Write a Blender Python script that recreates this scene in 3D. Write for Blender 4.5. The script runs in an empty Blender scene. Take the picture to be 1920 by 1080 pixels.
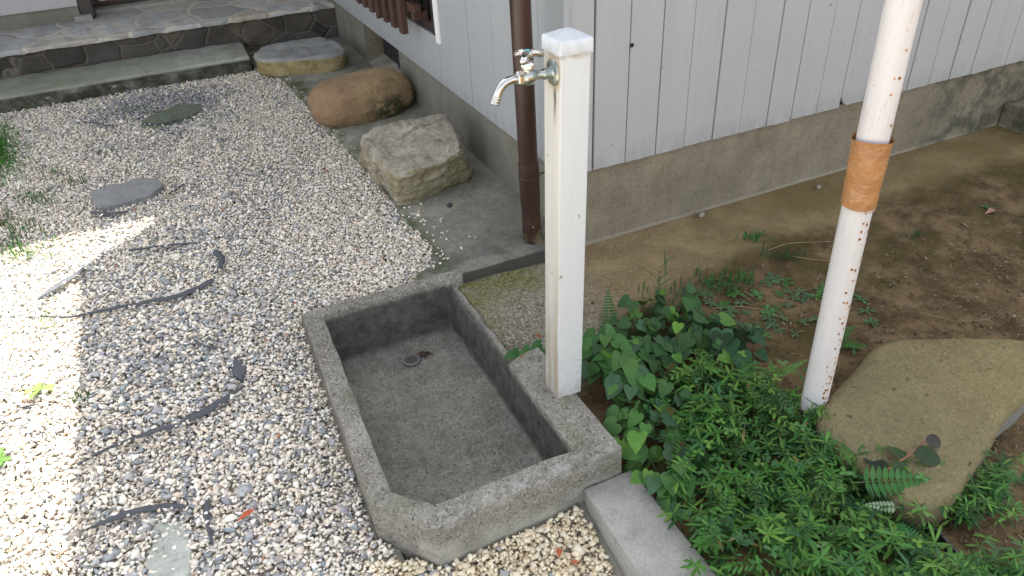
import bpy, bmesh, math, random
import numpy as np
from mathutils import Vector, Matrix, noise, Euler

SC = bpy.context.scene
COL = SC.collection
R = math.radians
rng = random.Random(7)
nr = np.random.default_rng(11)

# ------------------------------------------------------------------ camera
YAW, PITCH, ROLL, FPX, CAMH = R(23.8304), R(33.7799), R(-3.102), 1373.56, 1.40
fwd = Vector((math.sin(YAW) * math.cos(PITCH), math.cos(YAW) * math.cos(PITCH), -math.sin(PITCH)))
rt0 = Vector((math.cos(YAW), -math.sin(YAW), 0))
up0 = rt0.cross(fwd)
rgt = rt0 * math.cos(ROLL) + up0 * math.sin(ROLL)
upv = -rt0 * math.sin(ROLL) + up0 * math.cos(ROLL)
EYE = Vector((0, 0, CAMH))
cam_d = bpy.data.cameras.new("camera")
cam = bpy.data.objects.new("camera", cam_d)
COL.objects.link(cam)
m = Matrix((rgt, upv, -fwd)).transposed().to_4x4()
m.translation = EYE
cam.matrix_world = m
cam_d.sensor_width = 36.0
cam_d.lens = FPX / 1920 * 36.0
cam_d.clip_start = 0.02
cam_d.clip_end = 500
SC.camera = cam

# ------------------------------------------------------------------ sky, sun, exposure
SUN_TO = Vector((0.36, 0.62, 1.0)).normalized()          # towards the sun
sun_el = math.asin(SUN_TO.z)
sun_az = math.atan2(SUN_TO.x, SUN_TO.y)
W = bpy.data.worlds.new("World")
SC.world = W
W.use_nodes = True
wt = W.node_tree
for n in list(wt.nodes):
    wt.nodes.remove(n)
sky = wt.nodes.new("ShaderNodeTexSky")
sky.sky_type = 'NISHITA'
sky.sun_disc = False
sky.sun_elevation = sun_el
sky.sun_rotation = sun_az
sky.air_density = 1.0
sky.dust_density = 2.5
hs = wt.nodes.new("ShaderNodeHueSaturation")
hs.inputs['Saturation'].default_value = 0.33
bg = wt.nodes.new("ShaderNodeBackground")
bg.inputs['Strength'].default_value = 0.11
wo = wt.nodes.new("ShaderNodeOutputWorld")
wt.links.new(sky.outputs[0], hs.inputs['Color'])
wt.links.new(hs.outputs[0], bg.inputs['Color'])
wt.links.new(bg.outputs[0], wo.inputs['Surface'])
sl = bpy.data.lights.new("sun", 'SUN')
sl.energy = 4.2
sl.angle = R(0.5)
sl.color = (1.0, 0.95, 0.87)
so = bpy.data.objects.new("sun", sl)
COL.objects.link(so)
so.rotation_euler = (-SUN_TO).to_track_quat('-Z', 'Y').to_euler()
SC.view_settings.view_transform = 'Standard'
SC.view_settings.look = 'None'
SC.view_settings.gamma = 1.0
SC.view_settings.exposure = 2.35
SC.cycles.max_bounces = 8

# ------------------------------------------------------------------ pixel helpers (points on real surfaces)
def ray(x, y):
    return fwd + rgt * ((x - 960) / FPX) - upv * ((y - 540) / FPX)
def P(x, y, z=0.0):
    d = ray(x, y); t = (z - CAMH) / d.z
    return EYE + d * t
def PXp(x, y, c):
    d = ray(x, y); return EYE + d * (c / d.x)
def PYp(x, y, c):
    d = ray(x, y); return EYE + d * (c / d.y)

def sstep(a, b, x):
    t = min(1, max(0, (x - a) / (b - a))); return t * t * (3 - 2 * t)

def gz(x, y):                                            # top of the gravel bed
    base = -0.06 + (y - 1.19) * 0.1 if y < 2.1 else 0.031
    return max(base, -0.10)
def soilz(x, y):                                         # right-hand ground
    z = 0.022 * sstep(1.2, 0.75, x) * sstep(1.45, 1.7, y)
    z -= 0.03 * sstep(1.75, 1.25, y) + 0.022 * sstep(1.3, 0.8, y)
    z += 0.006 * noise.noise(Vector((x * 3.1, y * 3.1, 3))) * sstep(1.9, 1.5, y)
    return z
def hitg(x, y, fn):
    z = 0
    for _ in range(6):
        p = P(x, y, z); z = fn(p.x, p.y)
    return Vector((p.x, p.y, z))
G = lambda x, y: hitg(x, y, gz)
S = lambda x, y: hitg(x, y, soilz)

# ------------------------------------------------------------------ object helpers
def tag(o, label=None, cat=None, group=None, kind=None):
    if label: o['label'] = label
    if cat: o['category'] = cat
    if group: o['group'] = group
    if kind: o['kind'] = kind
    return o
def empty(name, loc, label, cat, group=None, rz=0):
    o = bpy.data.objects.new(name, None); COL.objects.link(o)
    o.location = loc; o.rotation_euler = (0, 0, rz); o.empty_display_size = 0.05
    return tag(o, label, cat, group)
def obj(name, bm, mat, parent=None, smooth=None, world=True):
    me = bpy.data.meshes.new(name)
    bmesh.ops.recalc_face_normals(bm, faces=bm.faces[:])
    bm.to_mesh(me); bm.free()
    me.materials.append(mat)
    o = bpy.data.objects.new(name, me); COL.objects.link(o)
    if smooth is not None:
        for p in me.polygons: p.use_smooth = True
        if smooth < 179: me.set_sharp_from_angle(angle=R(smooth))
    if parent is not None:
        o.parent = parent
        if world:
            inv = Matrix.Identity(4)
            chain = []; q = parent
            while q is not None: chain.append(q); q = q.parent
            mw = Matrix.Identity(4)
            for q in reversed(chain): mw = mw @ q.matrix_parent_inverse @ q.matrix_basis
            o.matrix_parent_inverse = mw.inverted()
    return o
def bx(bm, x0, x1, y0, y1, z0, z1, M=None):
    vs = [bm.verts.new(p) for p in ((x0, y0, z0), (x1, y0, z0), (x1, y1, z0), (x0, y1, z0), (x0, y0, z1), (x1, y0, z1), (x1, y1, z1), (x0, y1, z1))]
    if M is not None:
        for v in vs: v.co = M @ v.co
    fs = [bm.faces.new([vs[i] for i in f]) for f in ((0, 3, 2, 1), (4, 5, 6, 7), (0, 1, 5, 4), (1, 2, 6, 5), (2, 3, 7, 6), (3, 0, 4, 7))]
    return vs
def prism(bm, poly, z0, z1):
    n = len(poly)
    zt = z1 if callable(z1) else (lambda x, y: z1)
    b = [bm.verts.new((p[0], p[1], z0)) for p in poly]
    t = [bm.verts.new((p[0], p[1], zt(p[0], p[1]))) for p in poly]
    bm.faces.new(b[::-1]); bm.faces.new(t)
    for i in range(n):
        j = (i + 1) % n
        bm.faces.new((b[i], b[j], t[j], t[i]))
    return b + t
def bevel(bm, w, seg=2, ang=30):
    bm.normal_update()
    es = [e for e in bm.edges if len(e.link_faces) == 2 and e.calc_face_angle(0) > R(ang)]
    bmesh.ops.bevel(bm, geom=es, offset=w, segments=seg, affect='EDGES', profile=0.6, clamp_overlap=True)
def refine(bm, ln, maxit=7):
    for _ in range(maxit):
        es = [e for e in bm.edges if e.calc_length() > ln]
        if not es: break
        bmesh.ops.subdivide_edges(bm, edges=es, cuts=1, use_grid_fill=True)
    bmesh.ops.triangulate(bm, faces=[f for f in bm.faces if len(f.verts) > 4])
def roughen(bm, amp, sc, seed=0, oct=3):
    bm.normal_update()
    for v in bm.verts:
        n = noise.fractal(v.co * sc + Vector((seed, seed * 2, 0)), 1.0, 2.0, oct)
        v.co += v.normal * (n * amp)
def tube(bm, pts, rad, seg=12, caps=True):
    pts = [Vector(p) for p in pts]; n = len(pts)
    rad = rad if isinstance(rad, (list, tuple)) else [rad] * n
    rings = []; prev = None
    for i, p in enumerate(pts):
        d = (pts[min(i + 1, n - 1)] - pts[max(i - 1, 0)]).normalized()
        if prev is None:
            a = Vector((0, 0, 1)) if abs(d.z) < 0.9 else Vector((1, 0, 0))
            u = d.cross(a).normalized()
        else:
            u = (prev - d * prev.dot(d)).normalized()
        prev = u; w = d.cross(u)
        rings.append([bm.verts.new(p + (u * math.cos(2 * math.pi * k / seg) + w * math.sin(2 * math.pi * k / seg)) * rad[i]) for k in range(seg)])
    for a, b in zip(rings, rings[1:]):
        for k in range(seg):
            bm.faces.new((a[k], a[(k + 1) % seg], b[(k + 1) % seg], b[k]))
    if caps:
        bm.faces.new(rings[0][::-1]); bm.faces.new(rings[-1])
def lathe(bm, prof, M, seg=24):                          # prof: (radius, along local z)
    rings = []
    for r_, z in prof:
        if r_ < 1e-6: rings.append([bm.verts.new(M @ Vector((0, 0, z)))])
        else: rings.append([bm.verts.new(M @ Vector((r_ * math.cos(2 * math.pi * k / seg), r_ * math.sin(2 * math.pi * k / seg), z))) for k in range(seg)])
    for a, b in zip(rings, rings[1:]):
        for k in range(seg):
            q = [a[k % len(a)], a[(k + 1) % len(a)], b[(k + 1) % len(b)], b[k % len(b)]]
            q2 = []
            for v in q:
                if v not in q2: q2.append(v)
            if len(q2) > 2: bm.faces.new(q2)
    for rr in (rings[0], rings[-1]):
        if len(rr) > 2:
            try: bm.faces.new(rr)
            except ValueError: pass

class Acc:                                               # many small shapes -> one mesh with a colour per shape
    def __init__(s): s.v = []; s.f = []; s.c = []; s.n = 0
    def add(s, vs, fs, col):
        b = s.n
        s.v.extend(vs); s.n += len(vs)
        s.f.extend([tuple(i + b for i in f) for f in fs])
        s.c.extend([col] * len(vs))
    def build(s, name, mat, parent=None, smooth=True):
        me = bpy.data.meshes.new(name)
        me.from_pydata([tuple(v) for v in s.v], [], s.f)
        at = me.attributes.new('Col', 'FLOAT_COLOR', 'POINT')
        at.data.foreach_set('color', np.array([(c[0], c[1], c[2], 1.0) for c in s.c], dtype=np.float32).ravel())
        me.materials.append(mat)
        if smooth:
            me.polygons.foreach_set('use_smooth', [True] * len(me.polygons))
        o = bpy.data.objects.new(name, me); COL.objects.link(o)
        if parent is not None:
            o.parent = parent
            o.matrix_parent_inverse = parent.matrix_basis.inverted()
        return o

# ------------------------------------------------------------------ materials
class NT:
    def __init__(s, name):
        s.m = bpy.data.materials.new(name); s.m.use_nodes = True
        s.t = s.m.node_tree
        s.p = s.t.nodes['Principled BSDF']
        s.out = s.t.nodes['Material Output']
        s.geo = None
    def n(s, ty, **kw):
        nd = s.t.nodes.new(ty)
        for k, v in kw.items(): setattr(nd, k, v)
        return nd
    def l(s, a, b): s.t.links.new(a, b)
    def pos(s):
        if s.geo is None: s.geo = s.n('ShaderNodeNewGeometry')
        return s.geo.outputs['Position']
    def sep(s):
        x = s.n('ShaderNodeSeparateXYZ'); s.l(s.pos(), x.inputs[0]); return x.outputs
    def mapped(s, scale):
        mp = s.n('ShaderNodeMapping'); s.l(s.pos(), mp.inputs[0]); mp.inputs['Scale'].default_value = scale
        return mp.outputs[0]
    def noise(s, scale, detail=4, rough=0.55, vec=None, dist=0.0):
        nd = s.n('ShaderNodeTexNoise'); nd.inputs['Scale'].default_value = scale
        nd.inputs['Detail'].default_value = detail; nd.inputs['Roughness'].default_value = rough
        nd.inputs['Distortion'].default_value = dist
        s.l(vec if vec is not None else s.pos(), nd.inputs['Vector'])
        return nd.outputs['Fac']
    def voro(s, scale, feature='F1', out='Distance', vec=None, rnd=1.0):
        nd = s.n('ShaderNodeTexVoronoi', feature=feature); nd.inputs['Scale'].default_value = scale
        nd.inputs['Randomness'].default_value = rnd
        s.l(vec if vec is not None else s.pos(), nd.inputs['Vector'])
        return nd.outputs[out]
    def ramp(s, fac, stops, interp='LINEAR'):
        nd = s.n('ShaderNodeValToRGB'); cr = nd.color_ramp; cr.interpolation = interp
        while len(cr.elements) < len(stops): cr.elements.new(0.5)
        for e, (p, c) in zip(cr.elements, stops):
            e.position = p
            e.color = (c, c, c, 1) if isinstance(c, (int, float)) else (*c, 1)
        s.l(fac, nd.inputs[0]); return nd.outputs[0]
    def rng(s, fac, a, b, c=0.0, d=1.0):
        nd = s.n('ShaderNodeMapRange'); nd.interpolation_type = 'SMOOTHSTEP'
        for i, v in enumerate((a, b, c, d)): nd.inputs[i + 1].default_value = v
        s.l(fac, nd.inputs[0]); return nd.outputs[0]
    def mix(s, fac, a, b, mode='MIX'):
        nd = s.n('ShaderNodeMix', data_type='RGBA', blend_type=mode)
        for val, i in ((fac, 0), (a, 6), (b, 7)):
            if isinstance(val, (int, float)): nd.inputs[i].default_value = val if i == 0 else (val, val, val, 1)
            elif isinstance(val, tuple): nd.inputs[i].default_value = (*val, 1)
            else: s.l(val, nd.inputs[i])
        return nd.outputs[2]
    def math(s, op, a, b=None):
        nd = s.n('ShaderNodeMath', operation=op)
        for i, v in enumerate((a, b)):
            if v is None: continue
            if isinstance(v, (int, float)): nd.inputs[i].default_value = v
            else: s.l(v, nd.inputs[i])
        return nd.outputs[0]
    def bump(s, h, strength=0.3, dist=0.01, prev=None):
        nd = s.n('ShaderNodeBump'); nd.inputs['Strength'].default_value = strength; nd.inputs['Distance'].default_value = dist
        s.l(h, nd.inputs['Height'])
        if prev is not None: s.l(prev, nd.inputs['Normal'])
        s.l(nd.outputs[0], s.p.inputs['Normal'])
        return nd.outputs[0]
    def base(s, c):
        if isinstance(c, tuple): s.p.inputs['Base Color'].default_value = (*c, 1)
        else: s.l(c, s.p.inputs['Base Color'])
    def rough(s, v):
        if isinstance(v, (int, float)): s.p.inputs['Roughness'].default_value = v
        else: s.l(v, s.p.inputs['Roughness'])

def simple(name, c, rough=0.6, metal=0.0):
    t = NT(name); t.base(c); t.rough(rough); t.p.inputs['Metallic'].default_value = metal; return t.m

def concrete(name, lo, hi, stain=None, moss=0.0, speck=0.5, grit=260):
    """weathered concrete: broad blotches, sand-grain speckle, optional algae."""
    t = NT(name)
    c = t.mix(t.rng(t.noise(5, 6, 0.65), 0.35, 0.68), lo, hi)
    c = t.mix(t.rng(t.noise(22, 5, 0.7), 0.45, 0.75, 0, 0.5), c, tuple(v * 0.62 for v in lo))
    sp = t.voro(grit, out='Color')
    c = t.mix(t.math('MULTIPLY', t.rng(sp, 0.5, 0.95), speck * 0.8), c, tuple(min(1, v * 1.55) for v in hi))
    sp2 = t.voro(grit * 0.8, out='Color', vec=t.mapped((1.13, 0.91, 1.07)))
    c = t.mix(t.math('MULTIPLY', t.rng(sp2, 0.62, 0.95), speck), c, tuple(v * 0.35 for v in lo))
    if moss:
        mm = t.rng(t.noise(9, 6, 0.7, dist=0.4), 0.5, 0.66, 0, moss)
        c = t.mix(mm, c, (0.075, 0.085, 0.035))
    if stain is not None: c = stain(t, c)
    t.base(c); t.rough(0.92)
    t.p.inputs['Specular IOR Level'].default_value = 0.25
    b = t.bump(t.noise(40, 6, 0.75), 0.4, 0.008)
    t.bump(sp, 0.35, 0.0022, b)
    return t.m

def basin_stain(t, c):
    """dark algae where water stood: on inner walls and floor edge."""
    o = t.sep()
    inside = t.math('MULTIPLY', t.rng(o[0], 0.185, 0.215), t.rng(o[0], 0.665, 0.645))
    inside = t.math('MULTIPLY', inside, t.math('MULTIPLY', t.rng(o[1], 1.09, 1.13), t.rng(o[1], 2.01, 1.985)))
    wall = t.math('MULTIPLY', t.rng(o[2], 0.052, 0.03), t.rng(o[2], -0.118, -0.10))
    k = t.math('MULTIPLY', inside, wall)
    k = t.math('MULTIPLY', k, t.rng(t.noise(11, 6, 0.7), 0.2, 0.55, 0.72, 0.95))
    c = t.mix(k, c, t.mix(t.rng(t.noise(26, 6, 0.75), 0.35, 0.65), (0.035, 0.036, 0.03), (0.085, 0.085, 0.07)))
    low = t.math('MULTIPLY', inside, t.rng(o[2], -0.09, -0.11))
    g = t.math('MULTIPLY', low, t.rng(t.noise(7, 5, 0.6), 0.3, 0.65, 0.25, 0.8))
    c = t.mix(t.math('MULTIPLY', g, 0.6), c, t.mix(t.rng(t.noise(30, 6, 0.7), 0.4, 0.6), (0.075, 0.085, 0.07), (0.16, 0.17, 0.145)))
    # pale lime band low on the outer face, pale worn outer edge
    out = t.rng(o[1], 1.10, 1.085)
    lime = t.math('MULTIPLY', out, t.math('MULTIPLY', t.rng(o[2], 0.01, -0.035), t.rng(t.noise(8, 4), 0.4, 0.6, 0.15, 0.65)))
    c = t.mix(lime, c, (0.40, 0.39, 0.33))
    edge = t.math('MULTIPLY', t.rng(o[2], 0.028, 0.05), t.rng(t.noise(34, 5), 0.42, 0.68, 0.0, 0.35))
    c = t.mix(t.math('MULTIPLY', edge, out), c, (0.46, 0.45, 0.42))
    return c
M_basin = concrete('basin_concrete', (0.165, 0.152, 0.127), (0.26, 0.242, 0.205), basin_stain, 0.35, 0.8, 230)

def slab_stain_tone(t, c):
    o = t.sep()
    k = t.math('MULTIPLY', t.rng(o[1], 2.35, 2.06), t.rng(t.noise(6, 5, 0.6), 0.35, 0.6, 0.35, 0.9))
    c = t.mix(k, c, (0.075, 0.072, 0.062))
    c = t.mix(t.math('MULTIPLY', t.rng(o[1], 2.004, 1.994), 0.85), c, (0.035, 0.034, 0.027))  # upright end face darkened evenly
    e = t.math('MULTIPLY', t.rng(o[0], 0.72, 0.66), t.rng(t.noise(12, 5, 0.65), 0.4, 0.62))
    return t.mix(e, c, (0.07, 0.085, 0.035))
M_slab = concrete('slab_concrete', (0.18, 0.172, 0.135), (0.31, 0.295, 0.24), slab_stain_tone, 0.3, 0.4, 230)
M_kerb = concrete('kerb_concrete', (0.25, 0.243, 0.215), (0.345, 0.335, 0.295), None, 0.08, 0.3, 330)

def found_stain(t, c):
    o = t.sep()
    c = t.mix(t.math('MULTIPLY', t.rng(o[0], 1.15, 1.132), 0.6), c, t.mix(t.rng(t.noise(6, 5), 0.35, 0.65), (0.125, 0.128, 0.112), (0.185, 0.19, 0.17)))
    v = t.noise(1.0, 5, 0.7, vec=t.mapped((16, 16, 1.2)))
    c = t.mix(t.rng(v, 0.45, 0.7, 0, 0.3), c, (0.125, 0.12, 0.10))
    c = t.mix(t.math('MULTIPLY', t.rng(o[2], 0.02, 0.008), 0.5), c, (0.34, 0.31, 0.25))
    k = t.math('MULTIPLY', t.rng(o[0], 2.6, 3.2), t.rng(t.noise(10, 6, 0.7), 0.42, 0.6, 0, 0.85))
    return t.mix(k, c, (0.06, 0.062, 0.045))
M_found = concrete('foundation_concrete', (0.180, 0.150, 0.106), (0.25, 0.212, 0.152), found_stain, 0.2, 0.35, 210)  # base colours include the warm ambient cast on the right

def step_stain(t, c):
    o = t.sep()
    k = t.math('MULTIPLY', t.rng(o[2], 0.118, 0.10), t.rng(t.noise(7, 6, 0.7), 0.3, 0.6, 0.6, 1))
    c = t.mix(k, c, (0.045, 0.042, 0.028))
    g = t.math('MULTIPLY', t.rng(o[2], 0.10, 0.125), t.rng(o[0], 0.3, -0.7, 0.25, 0.9))
    g = t.math('MULTIPLY', g, t.rng(t.noise(5, 5, 0.6), 0.3, 0.6, 0.3, 1))
    c = t.mix(t.rng(t.noise(1, 6, 0.75, vec=t.mapped((9, 30, 30))), 0.6, 0.68, 0, 0.6), c, (0.46, 0.45, 0.40))
    return t.mix(g, c, (0.165, 0.18, 0.125))
M_step = concrete('step_concrete', (0.28, 0.285, 0.24), (0.48, 0.485, 0.43), step_stain, 0.3, 0.3, 200)

def ground_mat():
    t = NT('ground_earth')
    o = t.sep()
    nz = t.noise(2.2, 5, 0.6)
    # concrete apron along the wall
    edge = t.math('ADD', o[1], t.math('MULTIPLY', t.math('SUBTRACT', nz, 0.5), 0.5))
    edge = t.math('SUBTRACT', edge, t.math('MULTIPLY', t.rng(o[0], 0.8, 1.7, 0.0, 0.30), 1.0))
    apron = t.rng(edge, 1.36, 1.50)
    con = t.mix(t.rng(t.noise(6, 6, 0.65), 0.35, 0.7), (0.225, 0.163, 0.080), (0.35, 0.257, 0.128))  # apron colours carry this side's warm ambient light
    grain = t.voro(170, out='Color')
    nearb = t.rng(o[0], 1.25, 0.85, 0.3, 1.0)
    con = t.mix(t.math('MULTIPLY', grey := t.rng(o[0], 1.2, 0.85), 0.75), con, t.mix(t.rng(t.noise(7, 5), 0.35, 0.65), (0.17, 0.155, 0.13), (0.27, 0.25, 0.21)))
    con = t.mix(t.math('MULTIPLY', nearb, t.rng(grain, 0.55, 0.9, 0, 0.8)), con, (0.46, 0.43, 0.37))
    dk = t.voro(150, out='Color', vec=t.mapped((1.1, 0.93, 1)))
    con = t.mix(t.math('MULTIPLY', nearb, t.rng(dk, 0.6, 0.95, 0, 0.85)), con, (0.06, 0.055, 0.043))
    ol = t.math('MULTIPLY', t.rng(o[0], 1.3, 2.2), t.rng(t.noise(3.3, 5, 0.6), 0.35, 0.62, 0.1, 0.8))
    con = t.mix(ol, con, (0.175, 0.128, 0.052))
    # yellow-green moss where the apron meets the slab end
    ms = t.math('MULTIPLY', t.rng(o[1], 1.74, 1.93), t.rng(o[0], 1.02, 0.92))
    ms2 = t.math('MULTIPLY', t.rng(o[0], 0.78, 0.68), t.rng(o[1], 1.62, 1.85))
    mk = t.math('MULTIPLY', t.math('MAXIMUM', ms, ms2), t.rng(t.noise(22, 6, 0.75), 0.36, 0.56, 0.15, 0.95))
    con = t.mix(mk, con, t.mix(t.rng(t.noise(90, 4, 0.7), 0.4, 0.6), (0.09, 0.09, 0.03), (0.24, 0.225, 0.085)))
    # bare soil
    so_ = t.mix(t.rng(t.noise(9, 7, 0.7), 0.35, 0.65), (0.074, 0.048, 0.022), (0.215, 0.148, 0.076))  # warm ambient cast worked into the soil colours
    so_ = t.mix(t.rng(t.voro(130, out='Color'), 0.72, 0.95, 0, 0.5), so_, (0.20, 0.155, 0.105))
    mo = t.math('MULTIPLY', t.rng(t.noise(3.1, 6, 0.65, dist=0.3), 0.44, 0.60, 0, 0.75), t.rng(o[1], 1.0, 1.25))
    so_ = t.mix(mo, so_, (0.078, 0.062, 0.018))
    c = t.mix(apron, so_, con)
    # under the gravel
    c = t.mix(t.rng(o[0], 0.66, 0.64), c, (0.42, 0.385, 0.32))
    t.base(c); t.rough(0.95)
    t.p.inputs['Specular IOR Level'].default_value = 0.15
    b = t.bump(t.noise(48, 8, 0.8), 0.8, 0.016)
    t.bump(grain, 0.4, 0.004, b)
    return t.m
M_ground = ground_mat()

def siding_mat(name, col, along):
    t = NT(name)
    sc = (60, 60, 1.4)
    g = t.noise(1.0, 6, 0.65, vec=t.mapped(sc))
    c = t.mix(t.rng(g, 0.35, 0.75, 0, 0.35), col, tuple(v * 0.86 for v in col))
    c = t.mix(t.rng(t.noise(2.5, 5, 0.6), 0.4, 0.7, 0, 0.3), c, tuple(v * w for v, w in zip(col, (0.87, 0.88, 0.86))))
    o = t.sep()
    # peeled flakes near the board ends
    fl = t.noise(1.0, 5, 0.7, vec=t.mapped((190, 190, 14)))
    low = t.rng(o[2], 0.46, 0.33)
    c = t.mix(t.math('MULTIPLY', t.rng(fl, 0.645, 0.69), low), c, (0.12, 0.105, 0.085))
    c = t.mix(t.rng(t.noise(38, 3, 0.5), 0.745, 0.765), c, (0.16, 0.14, 0.12))
    drt = t.math('MULTIPLY', t.rng(o[2], 0.40, 0.312), t.rng(t.noise(1, 5, 0.7, vec=t.mapped((26, 26, 9))), 0.35, 0.65))
    c = t.mix(t.math('MULTIPLY', drt, 0.35), c, (0.20, 0.19, 0.165))
    c = t.mix(t.rng(t.noise(1.0, 5, 0.75, vec=t.mapped((9, 9, 0.9)), dist=0.4), 0.52, 0.70, 0, 0.35), c, tuple(v * 0.80 for v in col))
    t.base(c); t.rough(0.62)
    b = t.bump(g, 0.5, 0.002)
    t.bump(t.noise(420, 2), 0.08, 0.001, b)
    return t.m
M_sidR = siding_mat('siding_paint', (0.365, 0.362, 0.362), 'x')
M_sidL = siding_mat('siding_paint_grey', (0.325, 0.34, 0.355), 'y')
M_gap = simple('board_gap', (0.03, 0.028, 0.026), 0.9)

def brown_mat(name, col, rough=0.45, wear=0.5):
    t = NT(name)
    c = t.mix(t.rng(t.noise(1, 5, 0.6, vec=t.mapped((30, 30, 3))), 0.35, 0.7), col, tuple(v * 0.62 for v in col))
    o = t.sep()
    ch = t.rng(t.noise(1, 5, 0.7, vec=t.mapped((70, 70, 26))), 0.66, 0.70)
    ch = t.math('MULTIPLY', ch, t.rng(o[2], 0.42, 0.2, 0.0, wear))
    c = t.mix(ch, c, (0.36, 0.33, 0.28))
    gm = t.math('MULTIPLY', t.rng(o[2], 0.17, 0.1), t.rng(t.noise(24, 5, 0.7), 0.45, 0.6, 0, wear))
    c = t.mix(gm, c, (0.10, 0.085, 0.04))
    t.base(c); t.rough(rough)
    t.bump(t.noise(120, 4), 0.12, 0.001)
    return t.m
M_pipe = brown_mat('brown_downpipe', (0.042, 0.019, 0.0145), 0.3, 0.8)
M_brown = brown_mat('brown_wood', (0.066, 0.029, 0.020), 0.55, 0.0)
M_dark = simple('dark_frame', (0.030, 0.021, 0.018), 0.5)
M_glass = simple('window_glass', (0.012, 0.014, 0.017), 0.06)
M_screen = simple('vent_screen', (0.022, 0.022, 0.024), 0.6)

def post_mat():
    t = NT('post_paint')
    c = (0.545, 0.55, 0.545)
    o = t.sep()
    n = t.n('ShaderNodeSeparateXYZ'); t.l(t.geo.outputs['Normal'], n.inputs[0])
    side = t.rng(n.outputs[0], -0.4, -0.85)                       # weathered face under the tap; its beige also holds warm gravel bounce
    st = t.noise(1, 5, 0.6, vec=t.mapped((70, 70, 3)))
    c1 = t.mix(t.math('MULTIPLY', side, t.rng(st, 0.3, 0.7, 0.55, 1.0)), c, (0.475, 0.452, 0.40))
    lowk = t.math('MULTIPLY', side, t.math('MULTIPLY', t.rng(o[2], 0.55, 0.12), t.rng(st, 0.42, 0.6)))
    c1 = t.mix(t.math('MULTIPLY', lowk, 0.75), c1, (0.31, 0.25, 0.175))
    bt = t.math('MULTIPLY', t.rng(o[2], 0.12, 0.06), t.rng(t.noise(30, 4), 0.35, 0.65, 0.1, 0.7))
    c1 = t.mix(bt, c1, (0.36, 0.32, 0.25))
    c1 = t.mix(t.rng(t.noise(42, 2, 0.4), 0.74, 0.76), c1, (0.3, 0.27, 0.22))
    wash = t.noise(1, 6, 0.7, vec=t.mapped((38, 38, 1.6)))
    c1 = t.mix(t.rng(wash, 0.5, 0.75, 0, 0.35), c1, (0.46, 0.45, 0.42))
    cj = t.math('MULTIPLY', t.rng(o[2], 0.950, 0.966), t.rng(t.noise(26, 4), 0.4, 0.6))
    c1 = t.mix(t.math('MULTIPLY', cj, 0.7), c1, (0.30, 0.235, 0.16))
    spl = t.math('MULTIPLY', t.rng(o[2], 0.30, 0.07), t.rng(t.noise(75, 5, 0.75), 0.5, 0.64))
    c1 = t.mix(t.math('MULTIPLY', spl, 0.55), c1, (0.30, 0.28, 0.22))
    # rust and verdigris run below the flange
    dz = t.math('MULTIPLY', t.rng(o[2], 0.80, 0.885), t.rng(o[2], 0.93, 0.915))
    w = t.math('ABSOLUTE', t.math('SUBTRACT', t.math('ADD', o[1], t.math('MULTIPLY', t.math('SUBTRACT', t.noise(40, 3), 0.5), 0.01)), 1.3135))
    run = t.math('MULTIPLY', t.math('MULTIPLY', dz, t.rng(w, 0.009, 0.002)), side)
    c1 = t.mix(run, c1, (0.085, 0.078, 0.045))
    # yellowed ring round the flange
    dy = t.math('SUBTRACT', o[1], 1.322); dzz = t.math('SUBTRACT', o[2], 0.927)
    rr = t.math('SQRT', t.math('ADD', t.math('MULTIPLY', dy, dy), t.math('MULTIPLY', dzz, dzz)))
    c1 = t.mix(t.math('MULTIPLY', t.rng(rr, 0.042, 0.030), t.math('MULTIPLY', side, 0.7)), c1, (0.36, 0.29, 0.18))
    t.base(c1); t.rough(0.42)
    t.bump(t.noise(90, 4), 0.06, 0.001)
    return t.m
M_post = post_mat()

def cap_mat():
    t = NT('cap_plastic')
    c = t.mix(t.rng(t.noise(30, 6, 0.7), 0.4, 0.7), (0.58, 0.60, 0.62), (0.48, 0.50, 0.52))
    c = t.mix(t.rng(t.noise(1, 4, vec=t.mapped((160, 30, 60)), dist=1.0), 0.68, 0.71), c, (0.42, 0.43, 0.44))
    t.base(c); t.rough(0.6); t.bump(t.noise(60, 4), 0.15, 0.002)
    return t.m
M_cap = cap_mat()

def chrome_mat(name, patina, tint=(0.78, 0.77, 0.74)):
    t = NT(name)
    k = t.rng(t.noise(60, 5, 0.65), 0.42, 0.62, 0, patina)
    c = t.mix(k, tint, (0.24, 0.31, 0.30))
    t.base(c); t.p.inputs['Metallic'].default_value = 1.0
    t.rough(t.math('ADD', t.math('MULTIPLY', k, 0.42), 0.1 + 0.12 * patina))
    t.bump(t.noise(140, 4), 0.1 * patina + 0.02, 0.001)
    return t.m
M_chrome = chrome_mat('chrome', 0.25, (0.55, 0.53, 0.50))
M_patina = chrome_mat('chrome_patina', 0.9, (0.42, 0.42, 0.385))

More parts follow.
